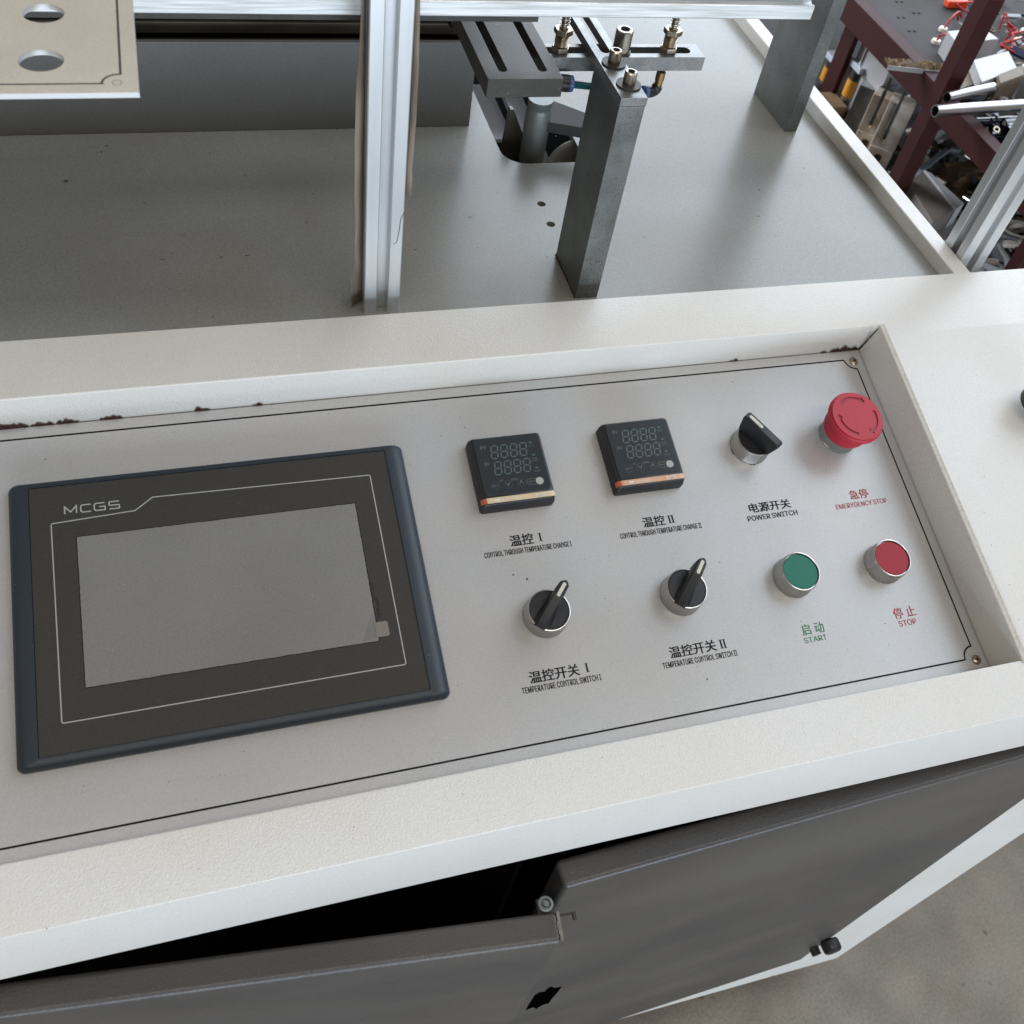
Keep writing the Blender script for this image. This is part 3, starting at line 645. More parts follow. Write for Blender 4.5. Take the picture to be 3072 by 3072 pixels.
# ------------------------------------------------------------------ switches and buttons
def ring(t, h=12.0, m_='nickel'):
    return lathe('mounting_ring', [(13.9, 0), (13.9, 1.0), (13.7, 1.3), (13.25, h-0.7), (12.95, h-0.1), (12.5, h), (12.2, h-0.15), (12.1, h-1.6), (0, h-1.6)], M[m_], t, n=64, smooth=35)
def knob(t, ang, h=12.0, tall=9.0, big=False):
    a = math.radians(ang); R_ = Matrix.Rotation(a, 4, 'Z')
    lathe('dial', [(12.05, h-1.6), (12.05, h-0.5), (11.7, h-0.2), (0, h-0.1)], M['black'], t, n=56)
    bm = B()
    if not big:
        # lever: low at the tail, rising to a narrow rounded nose that overhangs the ring
        n = 26; secs = []; xt = 17.8
        for k in range(n+1):
            s = k/n; X = -13.0+(xt+13.0)*s**0.9
            rr = max(0.0, X-(xt-3.1))/3.1; f = math.sqrt(max(0.03, 1-rr*rr))
            wd = 3.1*f; sk = wd+(2.9*(1-s)**1.2)*min(1, 8*s+0.3); top = h+0.9+tall*min(1.0, s/0.62)**0.8
            bot = h-0.4 if X < 11 else h-0.4+(X-11)*0.9
            secs.append([bm.verts.new(R_ @ Vector(q)) for q in ((X, -sk, bot), (X, sk, bot), (X, wd, top-1.2), (X, wd*0.72, top), (X, -wd*0.72, top), (X, -wd, top-1.2))])
        for A_, B_ in zip(secs, secs[1:]):
            for i in range(6): bm.faces.new([A_[i], A_[(i+1) % 6], B_[(i+1) % 6], B_[i]])
        bm.faces.new(secs[0][::-1]); bm.faces.new(secs[-1])
        lev = mk('lever', bm, M['black'], t, smooth=40, bevel=0.5)
        bm = B(); zt = h+0.9+tall
        aprism(bm, slot(6.2, 16.0, -1.1, 1.1), zt-0.2, zt+0.18); bmesh.ops.transform(bm, matrix=R_, verts=bm.verts)
        mk('pointer_mark', bm, M['ptr'], lev, smooth=35)
    else:
        H_ = h+13.0
        aprism(bm, [(-12.6, h-0.3), (12.6, h-0.3), (13.4, h+0.6), (15.4, H_-2.6), (15.2, H_-1.0), (13.8, H_), (-13.8, H_), (-15.2, H_-1.0), (-15.4, H_-2.6), (-13.4, h+0.6)], -3.4, 3.4, axis='Y')
        for v in bm.verts:
            if v.co.z > H_-3: v.co.y *= 0.86
            elif v.co.z < h+1: v.co.y *= 1.25
        bmesh.ops.transform(bm, matrix=R_, verts=bm.verts)
        lev = mk('lever', bm, M['black'], t, bevel=0.9, seg=3, smooth=40)
        bm = B(); aprism(bm, slot(1.2, 13.0, -1.1, 1.1), H_-0.2, H_+0.15); bmesh.ops.transform(bm, matrix=R_, verts=bm.verts)
        mk('pointer_mark', bm, M['ptr'], lev)
SWG = 'rotary switches on the control panel'
s1 = thing('rotary_switch', 'rotary switch beside the touch screen, lever turned up to the right', 'rotary switch', PP(77.4, 33.0, 0), SWG, tilt=True)
ring(s1); knob(s1, 49)
s2 = thing('rotary_switch', 'rotary switch left of the green button, lever up to the right', 'rotary switch', PP(167.2, 32.8, 0), SWG, tilt=True)
ring(s2); knob(s2, 51, tall=11)
s3 = thing('rotary_switch', 'taller rotary power switch beside the red mushroom button, lever turned up left', 'rotary switch', PP(248.2, 128.7, 0), SWG, tilt=True)
ring(s3, 12.0); knob(s3, 122, big=True)
bm = B()
for a in (190, 262):
    abox(bm, -2.3, 2.3, 0.0, 1.1, -0.6, 1.0, mx=Matrix.Rotation(math.radians(a), 4, 'Z') @ Matrix.Translation((14.0, 0, 0)) @ Matrix.Rotation(math.radians(90), 4, 'Z'))
mk('gasket_lug', bm, M['black'], s3, bevel=0.5)
def button(u, v, label, m_):
    t = thing('push_button', label, 'push button', PP(u, v, 0), 'round push buttons on the control panel', tilt=True)
    ring(t); lathe('button_cap', [(11.85, 10.4), (11.85, 11.0), (11.6, 11.35), (0, 11.5)], m_, t, n=64)
    return t
button(246.9, 32.2, 'green start push button in a metal ring', M['greencap'])
button(315.0, 31.4, 'red stop push button in a metal ring', M['redcap'])
t = thing('push_button', 'metal-ringed button cut off by the right edge of the photo, on the cream console', 'push button', PP(463.5, 121.5, 30), tilt=True)
lathe('mounting_ring', [(14.2, 0), (14.2, 1.2), (13.3, 11.5), (12.5, 12), (12.1, 11), (0, 11)], M['darksteel'], t, n=56)
lathe('button_cap', [(11.9, 11.0), (11.7, 11.8), (0, 12)], M['black'], t, n=56)
# emergency stop
es = thing('emergency_stop_button', 'red mushroom emergency stop button with engraved turning arrows', 'emergency stop', PP(318.0, 128.9, 0), tilt=True)
lathe('collar', [(14.0, 0), (14.0, 0.9), (13.6, 1.2), (13.5, 10.0), (12.5, 10.4), (0, 10.4)], M['zinc'], es, n=64)
bm = B()
alathe(bm, [(0, 9.0), (14.2, 9.0), (15.4, 9.8), (16.1, 12.0), (16.2, 14.5), (15.9, 17.5), (15.6, 20.0), (16.0, 21.0), (18.2, 22.2), (19.3, 23.2), (19.7, 24.6), (19.5, 26.4), (18.6, 27.4), (0, 27.4)], 96)
for v in bm.verts:                                   # grip serrations round the lower flange
    r_ = math.hypot(v.co.x, v.co.y)
    if r_ > 15.9 and 20.5 < v.co.z < 25.0:
        k = round(math.atan2(v.co.y, v.co.x)/(2*math.pi)*96)
        if k % 2: v.co.x *= 0.975; v.co.y *= 0.975
body = mk('mushroom_head', bm, M['red'], es, smooth=40)
def arrow(a0, a1, r=13.4, wd=1.2, hd=2.9, hl=14):
    sgn = 1 if a1 > a0 else -1; ae = a1-sgn*hl
    pl = lambda rr, a: (rr*math.cos(math.radians(a)), rr*math.sin(math.radians(a)))
    n = 12; outp = [pl(r+wd, a0+(ae-a0)*k/n) for k in range(n+1)]; inn = [pl(r-wd, ae+(a0-ae)*k/n) for k in range(n+1)]
    return outp+[pl(r+hd, ae), pl(r, a1), pl(r-hd, ae)]+inn
plate('head_face', circ(0, 0, 18.2, 96), [arrow(132, 46, 13.9), arrow(252, 166, 13.9), arrow(12, -74, 13.9)], 27.4, 28.2, M['red'], es, smooth=0, bevel=0.0)
bm = B(); bm.faces.new([bm.verts.new((a, b, 27.46)) for a, b in circ(0, 0, 17.0, 48)])
mk('arrow_floor', bm, mat('red_recess', (0.34, 0.02, 0.035), 0.5), es, smooth=0)

# ------------------------------------------------------------------ aluminium frame
def tslot(c0, c1, wd, op=7.0, dp=6.0):
    """closed outline of a square T-slot profile centred on c0,c1"""
    h = wd/2; o = op/2; q = []
    for k in range(4):
        a = math.radians(90*k); R2_ = lambda x, y: (c0+x*math.cos(a)-y*math.sin(a), c1+x*math.sin(a)+y*math.cos(a))
        q += [R2_(h-0.6, -h), R2_(h, -h+0.6), R2_(h, -o-0.5), R2_(h-0.5, -o), R2_(h-1.8, -o), R2_(h-1.8, -o-1.6), R2_(h-dp, -o+0.6), R2_(h-dp, o-0.6), R2_(h-1.8, o+1.6), R2_(h-1.8, o), R2_(h-0.5, o), R2_(h, o+0.5), R2_(h, h-0.6)]
    return q
fp = thing('aluminium_post', 'aluminium slotted post in front of the deck, trailing torn protective film', 'post', (16, 261, 60), 'aluminium posts behind the console')
prism('extrusion', tslot(0, 0, 23.6, 7.2, 6), 6, 640, M['alu'], fp, bevel=0)
def film(name, xa, xb_f, z0, z1, side, y=-12.2, seed=1):
    rnd = random.Random(seed); bm = B(); n = 46; A_ = []; B_ = []
    for k in range(n+1):
        z = z0+(z1-z0)*k/n; xe = xb_f(k/n)+rnd.uniform(-.25, .25)
        A_.append(bm.verts.new((xa, y+rnd.uniform(-.1, .1)+9, z))); B_.append(bm.verts.new((xe, y+4+1.5*math.sin(k*0.7)+rnd.uniform(-.4, .4), z)))
    for k in range(n): bm.faces.new([A_[k], B_[k], B_[k+1], A_[k+1]])
    o = mk(name, bm, M['film'], fp, smooth=60); sl = o.modifiers.new('s', 'SOLIDIFY'); sl.thickness = 0.0003
film('protective_film', -11.9, lambda t: -16.8-1.3*math.sin(t*9)-(2.5 if t < 0.06 else 0)+(1.3 if 0.3 < t < 0.42 else 0), 10, 560, -1, seed=2)
film('protective_film', 11.9, lambda t: 15.6+0.9*math.sin(t*11+1), 92, 560, 1, seed=5)
bm = B(); ln = [(11.9, 84), (9.6, 78), (9.2, 71), (8.0, 62), (6.0, 60.5)]
strokes(bm, [ln], 0.5, 0); 
for v in bm.verts: v.co = Vector((v.co.x, -11.95, v.co.y))
mk('film_tear', bm, M['brownink'], fp, smooth=0)
bp = thing('aluminium_post', 'square slotted aluminium post rising at the right edge beside the parts rack', 'post', (486.6, 261.6, 56), 'aluminium posts behind the console')
prism('extrusion', tslot(0, 0, 24.5, 7.0, 6), 2, 640, M['alu'], bp, bevel=0)
be = thing('aluminium_beam', 'horizontal aluminium beam across the top, brushed and scuffed', 'beam', (-60, 286, 250))
bm = B(); aprism(bm, [(a, b) for a, b in tslot(0, 12, 24, 7.4, 6)], -640, 338, axis='X'); mk('extrusion', bm, M['alux'], be)
box('backing_strip', -540, 168, -2, 10, -7.5, -0.2, M['darksteel'], be, bevel=0.4)
tb = thing('steel_cross_bar', 'pale steel bar along the very top of the photo, right of the beam', 'bar', (330, 262, 274.5))
box('bar', -58, 300, -12, 6, 0, 18, M['alux'], tb)

# spare name plate lying on the beam
npl = thing('loose_name_plate', 'loose beige name plate with two round holes, overhanging at the top left', 'name plate', (-200, 210, 275))
X0, Y0 = -200, 210
def sh(pts): return [(a-X0, b-Y0) for a, b in pts]
plate('plate', sh([(-330, 149), (-108, 149), (-108, 330), (-330, 330)]), [sh(circ(-145.5, 174.8, 8.9, 40)), sh(circ(-145.3, 215.4, 8.6, 40)), sh(circ(-200, 174.8, 8.9, 40))], 0.2, 2.4, [M['edge']], npl)
plate('printed_face', sh([(-329.9, 149.1), (-108.1, 149.1), (-108.1, 329.9), (-329.9, 329.9)]), [sh(circ(-145.5, 174.8, 8.95, 40)), sh(circ(-145.3, 215.4, 8.65, 40)), sh(circ(-200, 174.8, 8.95, 40))], 2.4, 2.5, M['panel2'], npl)
bm = B(); strokes(bm, [sh([(-320, 156), (-122, 156)]+arc(-114.8, 156.0, 7.4, 178, 92)+[(-114.8, 163.4), (-114.8, 320)])], 1.0, 2.56)
mk('border_line', bm, M['brownink'], npl, smooth=0)
bm = B(); c_ = sh(circ(-116.3, 156.8, 1.9, 24)); strokes(bm, [c_+[c_[0]]], 0.25, 2.56); mk('hole_outline', bm, M['brownink'], npl, smooth=0)
text('caption', '停', -171.5-X0, -164.2-X0, 206.5-Y0, 214-Y0, 2.58, M['redink'], npl)
text('caption', '止', -171.5-X0, -164.2-X0, 214.9-Y0, 222-Y0, 2.58, M['redink'], npl)

# ------------------------------------------------------------------ steel posts and the clamp arm
b1 = thing('steel_upright', 'dark steel upright with rust freckles in the middle of the deck', 'steel post', (162, 273, 66), 'flat steel uprights')
box('upright', -8.4, 8.4, -24, 24, 0.05, 143.9, M['ruststeel'], b1, bevel=0.5)
rnd = random.Random(21); bm = B()
for k in range(230):
    t = rnd.random(); z = 1.5+95*t**1.7; x = rnd.uniform(-7.2, 7.2)*(0.9 if z < 50 else 1)
    r_ = rnd.uniform(0.15, 0.42)*(1.6 if z < 35 and rnd.random() < 0.35 else 1)
    n = 6; a0 = rnd.random()*6
    bm.faces.new([bm.verts.new((x+r_*rnd.uniform(.6, 1.3)*math.cos(a0+j*2*math.pi/n), -24.05-0.0002*k, z+r_*rnd.uniform(.6, 1.7)*math.sin(a0+j*2*math.pi/n))) for j in range(n)])
tag(mk('rust_specks', bm, mat('rust', (0.10, 0.055, 0.02), 0.8), b1, smooth=0), kind='stuff')
bm = B()
for k in range(60):
    y = rnd.uniform(-24, 24); h_ = rnd.uniform(0.6, 3.2)*(1.6 if y > 15 else 1)
    bm.faces.new([bm.verts.new(q) for q in ((-8.46-0.0003*k, y-1.2, 0.1), (-8.46-0.0003*k, y+1.2, 0.1), (-8.46-0.0003*k, y+rnd.uniform(-.4, .8), h_))])
mk('foot_grime', bm, M['chip'], b1, smooth=0)
b2 = thing('steel_upright', 'tall flat steel upright at the far right corner of the deck', 'steel post', (424.3, 487, 66), 'flat steel uprights')
box('upright', -6.2, 6.2, -34, 34, 0.05, 330, M['ruststeel'], b2, bevel=0.5)
arm = thing('clamp_arm', 'slotted steel clamp arm bolted on top of the middle upright', 'clamp arm', (162.3, 249, 210))
ax0, ay0 = 162.3, 249
plate('slotted_bar', [(-8.6, 0), (8.6, 0), (8.6, 190), (-8.6, 190)], [slot(-3.1, 3.1, 53, 180)], 0.05, 5.4, M['steel'], arm, bevel=0.25)
def capscrew(parent, x, y, z, r, h, washer=None):
    if washer: lathe('washer', [(0, 0), (washer, 0), (washer, 1.0), (0, 1.0)], M['darksteel'], parent, n=40, c=(x, y, z)); z += 1.02
    o = lathe('cap_screw', [(r, 0), (r, h-0.8), (r-0.6, h-0.1), (r*0.66, h), (r*0.6, h-0.3)], M['bolt'], parent, n=40, c=(x, y, z), smooth=40)
    prism('hex_socket', circ(x, y, r*0.58, 6), z+h-0.3, z+h+0.06, M['void'], o, bevel=0)
capscrew(arm, 0.3, 40.0, 5.45, 3.9, 7.6, 7.6); capscrew(arm, 1.2, 14.8, 5.45, 3.9, 7.6, 7.6)
cb = thing('slotted_cross_bar', 'long slotted steel bar running crosswise under the clamp arm', 'slotted bar', (180, 315.5, 210))
plate('bar', [(-95, -8.6), (54, -8.6), (54, 8.8), (-95, 8.8)], [slot(-88, 46.5, -3.3, 4.6)], -9.0, -0.05, M['steel'], cb, bevel=0.25)
capscrew(cb, -3, -1.5, 0, 5.6, 13.5, 6.6)
PLG = 'spring plungers on the cross bar'
def plunger(x, y, label):
    t = thing('spring_plunger', label, 'spring plunger', (x, y, 210), PLG)
    bm = B(); aprism(bm, circ(0, 0, 6.2, 6), 0, 3.2); mk('hex_nut', bm, M['brassnut'], t, bevel=0.5)
    prof = [(0, 3.2)]
    for k in range(9): prof += [(4.0, 3.2+0.8*k), (4.5, 3.6+0.8*k)]
    prof += [(4.0, 10.6), (0, 10.6)]
    lathe('threaded_sleeve', prof, M['brassnut'], t, n=32, smooth=60)
    bm = B(); aprism(bm, [(a*math.cos(.5)-b*math.sin(.5), a*math.sin(.5)+b*math.cos(.5)) for a, b in circ(0, 0, 6.3, 6)], 10.6, 14.0); mk('hex_nut', bm, M['brassnut'], t, bevel=0.5)
    lathe('rod', [(3.0, 14.0), (3.0, 15.2), (2.1, 15.4), (2.1, 44), (0, 44)], M['bolt'], t, n=24)
    bm = B(); atube(bm, [(3.1*math.cos(k*0.5), 3.1*math.sin(k*0.5), 15.5+k*0.5*0.42) for k in range(124)], 0.28, 6); mk('coil_spring', bm, M['bolt'], t, smooth=60)
    return t
plunger(137.0, 316, 'spring plunger beside the wide slotted plate')
plunger(211.0, 316, 'spring plunger near the free end of the cross bar')
# pneumatic elbow fittings and hose
ft = thing('hose_fitting', 'brass and black push-in elbow under the cross bar, its blue sleeve facing the clamp arm', 'hose fitting', (206, 308, 200))
lathe('brass_stem', [(0, 0), (3.0, 0), (3.0, -5.5), (2.6, -5.5), (2.6, -10), (0, -10)], M['brass'], ft, n=16)
tube('elbow_body', smoothpath([(0, 0, -9), (-1, 0, -12), (-4, -1, -13), (-9, -3, -12)], 5), [3.0]*16 if False else 3.6, M['black'], ft, n=18)
tube('blue_sleeve', [(-9, -3, -12), (-11.5, -4, -11.6)], 3.9, M['blue'], ft, n=20)
f2 = thing('hose_fitting', 'blue push-in fitting against the wide slotted plate, carrying a teal hose', 'hose fitting', (133, 301, 197))
tube('elbow_body', [(0, 0, 0), (7, 0, -0.6)], 5.2, M['black'], f2, n=22); tube('blue_sleeve', [(7, 0, -0.6), (9.6, 0, -0.8)], 5.0, M['blue'], f2, n=22)
tag(tube('air_hose', smoothpath([(142, 301, 196), (150, 303, 194), (160, 305, 192), (178, 306, 190), (192, 304.5, 188.6)], 6), 2.3, M['hose'], None, n=14), 'short teal air hose passing behind the middle upright', 'hose')
# the wide slotted plate
spl = thing('slotted_plate', 'wide thick steel plate with two parallel slots, jutting towards the camera', 'steel plate', (97, 259, 211))
plate('plate', [(-22.9, 0), (22.9, 0), (22.9, 170), (-22.9, 170)], [slot(-13.8, -8.8, 9, 165), slot(10.4, 15.4, 9, 165)], 0, 11, M['darksteel'], spl, bevel=0.5)
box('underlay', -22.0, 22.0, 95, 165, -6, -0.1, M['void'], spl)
# steel block on the deck and the rails behind
box_t = tag(box('steel_block', -420, 130.2, 472.5, 477, 66.05, 136, M['greyblock'], None, bevel=0.6), 'long blue-grey steel block standing on the deck at the left', 'steel block')
gr = thing('guide_rail', 'oily brown guide rails running just behind the steel block', 'guide rail', (-100, 500, 66.1))
for z0, z1, y0, m_ in ((0, 52, 4, 'void'), (52.2, 58, -2, 'rail'), (58.2, 63.2, 4, 'void'), (63.4, 71.5, -1, 'rail'), (71.7, 74.5, 3, 'void'), (74.7, 80.5, 0, 'darksteel'), (80.7, 120, 6, 'void')):
    box('rail_bar', -420, 232, y0, 24, z0, z1, M[m_], gr, bevel=0.4)
hd = tag(box('reflection_block', -530, 180, 640, 980, 66.2, 700, M['greyblock'], None, bevel=2), 'added dark grey block behind the guide rails, unseen, darkening the deck reflection', 'reflection block')  # unseen block added so its reflection darkens the left of the deck
tag(box('green_cover', 122, 128.5, 488, 494, 137, 146, M['green'], None), 'small green cover glimpsed beside the steel block', 'cover')
# things inside the cut-out
cyl = thing('air_cylinder', 'grey air cylinder standing in the deck cut-out', 'cylinder', (177, 440, 20))
lathe('barrel', [(0, 20), (8, 20), (10.0, 26), (10.4, 30), (10.4, 78), (9.8, 80), (9.4, 82), (10.0, 84), (10.0, 88), (0, 88)], M['dulltube'], cyl, n=40, smooth=40)
lathe('rod_end', [(0, -30), (8, -30), (8, 20), (0, 20)], M['darksteel'], cyl, n=30)
tag(prism('bracket_bar', [(170, 436), (214, 420), (228, 436), (184, 474)], 84, 93, M['bracket'], None), 'dark angled bracket bar in the cut-out behind the middle upright', 'bracket')
tag(prism('inner_web', [(460, 20), (460, 92), (464, 92), (464, 20)], 149, 160, M['darksteel'], None, axis='X') if False else
    prism('inner_web', [(150, -40), (157, 92), (160, 92), (176, 60), (192, 0), (192, -40)], 452, 458, M['rail'], None, axis='Y'), 'brown steel web plate hanging in the deck cut-out', 'plate')
tag(prism('inner_plate', [(196, 470), (214, 470), (220, 640), (202, 640)], 14, 20, M['bluewhite'], None), 'pale metal strip deep in the deck cut-out', 'plate')
tag(prism('inner_tray', [(150, 560), (202, 560), (202, 660), (150, 660)], -4, 0, M['bluewhite'], None), 'pale tray at the bottom of the deck cut-out', 'tray')
wh = tag(lathe('pale_rim', [(0, -3), (24, -3), (26, -1), (26, 1), (24, 3), (0, 3)], M['castwhite'], None, n=40, mx=Matrix.Translation((222, 452, 38)) @ Matrix.Rotation(math.radians(90), 4, 'X')), 'white disc rim in the cut-out behind the middle upright', 'disc')

# ------------------------------------------------------------------ parts rack to the right
rk = thing('parts_rack', 'red-oxide steel parts rack with loaded shelves behind the machine', 'rack', (900, 740, -820))
def rb(name, x0, x1, y0, y1, z0, z1, m_='oxide', bev=0.8): return box(name, x0, x1, y0, y1, z0, z1, M[m_], rk, bevel=bev, world=True)
rb('rack_post', 844, 868, 750, 774, -819.8, 320)
rb('rack_post', 844, 868, 498, 514, -819.8, 40)
rb('shelf_beam', 846, 866, 514.4, 749.6, -102, -72); rb('shelf_beam', 846, 866, 774.4, 1500, -102, -66)
rb('shelf_beam', 846, 866, 514.4, 749.6, -300, -268); rb('shelf_beam', 846, 866, 774.4, 1500, -300, -268)
rb('shelf_sheet', 867, 1700, 400, 1500, -92, -88, 'shelf'); rb('shelf_sheet', 867, 1700, 400, 1500, -292, -288, 'shelf')
rb('shelf_lip', 866.4, 870, 774.4, 1500, -88, -70, 'shelf')
def item(name, x0, x1, y0, y1, z0, z1, m_, label, cat, group=None, rz=0, bev=0.8):
    t = bpy.data.objects.new(name, None)
    bm = B(); hx, hy = (x1-x0)/2, (y1-y0)/2; abox(bm, -hx, hx, -hy, hy, 0, z1-z0)
    mx = Matrix.Translation(((x0+x1)/2, (y0+y1)/2, z0)) @ Matrix.Rotation(math.radians(rz), 4, 'Z'); bmesh.ops.transform(bm, matrix=mx, verts=bm.verts)
    return tag(mk(name, bm, M[m_], None, bevel=bev), label, cat, group)
# upper shelf
BL = 'white and beige blocks on the upper shelf'
def slab(name, pts, z0, z1, m_, label, cat, group=None, bevel=1.0):
    return tag(prism(name, pts, z0, z1, M[m_], None, bevel=bevel), label, cat, group)
b_ = slab('white_block', [(922, 880), (987, 890), (994, 859), (916, 845)], -88, -50, 'pvc', 'big white block with a drilled hole, behind the rack post', 'block', BL)
lathe('drilled_hole', [(0, 0), (3, 0), (3, 0.1), (0, 0.1)], M['void'], b_, n=20, c=(972, 872, -50.05+ZF))
slab('white_block', [(911, 798), (984, 822), (967, 775), (888, 741)], -62, -48, 'pvc', 'white slab resting on the beige block, above the shorter bright tube', 'block', BL)
slab('beige_block', [(898, 800), (932, 819), (912, 768), (867, 750)], -88, -62.2, 'tan', 'olive-beige block half under the white slab', 'block', BL)
slab('beige_block', [(919, 753), (971, 776), (960, 752), (908, 731)], -88, -44, 'tan', 'tan block behind the longer bright tube', 'block', BL)
slab('white_block', [(986, 790), (1040, 812), (1010, 730), (966, 722)], -88, -50, 'pvc', 'white block at the right edge behind the tan block', 'block', BL)
def rod(name, a, b, r, m_, label, cat, group=None, hollow=False):
    a = Vector(a); b = Vector(b); L = (b-a).length; q = (b-a).to_track_quat('Z', 'Y').to_matrix().to_4x4()
    bm = B()
    prof = [(r*0.8, 6), (r*0.8, 0), (r, 0), (r, L), (0, L)] if hollow else [(0, 0), (r, 0), (r, L), (0, L)]
    alathe(bm, prof, 32, mx=Matrix.Translation(a) @ q, cap=False)
    return tag(mk(name, bm, M[m_], None, smooth=40), label, cat, group)
TB = 'metal tubes on the upper shelf'
rod('metal_tube', (822, 716, -54), (906, 738, -54), 6.6, 'tube', 'shorter bright metal tube jutting out below the blocks', 'tube', TB, True)
rod('metal_tube', (789, 689, -56), (1060, 708, -56), 7.2, 'tube', 'longer bright metal tube lying in front of the tan block', 'tube', TB, True)
for k, (xa, ya, z) in enumerate(((868, 700, -79), (884, 684, -80), (872, 668, -80), (880, 652, -80), (872, 637, -80), (882, 621, -80), (890, 676, -68), (884, 660, -68))):
    rod('black_tube', (xa, ya, z), (1160, ya+8, z), 6.6, 'blacktube', 'glossy black tube in the bundle below the bright tubes', 'tube', 'bundle of glossy black tubes', True)
# heater plate with grommets and red wires
hp = thing('heater_plate', 'dark drilled sheet with red leads through white grommets on the upper shelf', 'heater plate', (1010, 920, -88))
bm = B(); abox(bm, -125, 240, -90, 150, 0, 8); mk('sheet', bm, M['shelf'], hp, bevel=0.5)
bm = B()
for x, y in [(-95, 60), (-60, 75), (-100, 20), (-20, -20), (0, 60), (30, 20), (60, 70), (-70, 110), (130, -20), (150, 40), (190, 0), (20, -60), (100, -70)]:
    for dx in (0, 9): alathe(bm, [(0, 8.1), (2.6, 8.12), (0, 8.14)], 14, cx=x+dx, cy=y, cap=False)
mk('drilled_holes', bm, M['void'], hp)
for k, (x, y) in enumerate(((-42, 22), (-76, -14), (100, 18), (62, -22))):
    lathe('grommet', [(3.5, 8), (6.5, 8), (6.8, 11), (5.8, 13), (3.6, 13)], M['ceramic'], hp, n=24, c=(x, y, 0))
    ex = ((45, 30, 22), (14, -34, 20), (30, -50, 18), (34, -50, 22))[k]
    for j in range(3):
        o_ = Vector((random.uniform(-3, 3), random.uniform(-3, 3), random.uniform(-2, 4)))
        tube('red_lead', smoothpath([(x, y, 9), (x+ex[0]*.15, y+ex[1]*.1, 22), Vector((x+ex[0]*.6, y+ex[1]*.6, ex[2]+4))+o_, Vector((x+ex[0], y+ex[1], 14))+o_*2], 5), 1.5, M['wire'], hp, n=8)
tube('red_lead', smoothpath([(96, -72, 20), (70, -62, 30), (40, -70, 24), (20, -92, 10)], 6), 1.2, M['wire'], hp, n=8)
tag(box('orange_connector', 1016, 1052, 1008, 1022, -79.5, -68, M['orangepart'], None, bevel=3), 'orange plastic piece at the top edge behind the rack post', 'connector')
bm = B(); nn = 26; rnd = random.Random(14); rows = []
for k in range(nn+1):
    t = k/nn; c = Vector((798+84*t, 825-19*t, -64)); a = Vector((0.22, 0.97, 0))
    rows.append([bm.verts.new(c+a*(q+rnd.uniform(-1.2, 1.2))+Vector((0, 0, rnd.uniform(0, 5)*(q > -8)))) for q in (-9, -5, -1, 3, 7)])
for A_, B_ in zip(rows, rows[1:]):
    for q in range(4): bm.faces.new([A_[q], A_[q+1], B_[q+1], B_[q]])
top = bmesh.ops.extrude_face_region(bm, geom=bm.faces[:])
for v in top['geom']:
    if isinstance(v, bmesh.types.BMVert): v.co.z -= 3
rs = tag(mk('rusty_strip', bm, M['rustyfoam'], None, smooth=25), 'rust-stained crumpled strip lying on the shelf edge beside the post', 'scrap')
sk = prism('clean_edge', [(797, 815.5), (881, 796.5), (881.4, 795.6), (796.6, 814.6)], -70, -64, M['pvc'], None, bevel=0); sk.parent = rs
# lower shelf: cylinders, valve bodies, loose parts (left faces follow the row)
CG = 'air cylinders on the lower shelf'
def acyl(y, x, z0, z1, label):
    t = thing('air_cylinder', label, 'cylinder', (x, y, z0), CG)
    H_ = z1-z0
    box('end_cap', -2, 22, -16, 16, 0, 9, M['bluewhite'], t); box('end_cap', -2, 22, -16, 16, H_-9, H_, M['bluewhite'], t)
    lathe('barrel', [(0, 9), (12, 9), (12, H_*0.55), (0, H_*0.55)], M['nickel'], t, n=28, c=(9, 0, 0))
    lathe('amber_band', [(0, H_*0.55), (12, H_*0.55), (12, H_*0.78), (0, H_*0.78)], M['amber'], t, n=28, c=(9, 0, 0))
    lathe('neck', [(0, H_*0.78), (11, H_*0.78), (11, H_-9), (0, H_-9)], M['darksteel'], t, n=28, c=(9, 0, 0))
    lathe('piston_rod', [(0, H_), (5, H_), (5, H_+26), (0, H_+26)], M['tube'], t, n=20, c=(9, 0, 0))
acyl(1098, 915, -288, -196, 'amber-banded air cylinder partly hidden by the steel upright')
acyl(1028, 915, -288, -174, 'amber-banded air cylinder standing between the steel upright and the grey bars')
for k, y in enumerate((1072, 1054)):
    item('tie_bar', 916, 926, y-7, y+5, -288, -182+4*k, 'bluewhite', ('pale aluminium bar standing nearer the half-hidden amber-banded cylinder', 'pale aluminium bar standing nearer the fully visible amber-banded cylinder')[k], 'bar', 'pale bars on the lower shelf', rz=25)
item('grey_bar', 910, 940, 964, 1000, -288, -184, 'zinc', 'tall drilled grey bar standing beside the cream valve bodies', 'bar', rz=45)
VG = 'cream valve bodies on the lower shelf'
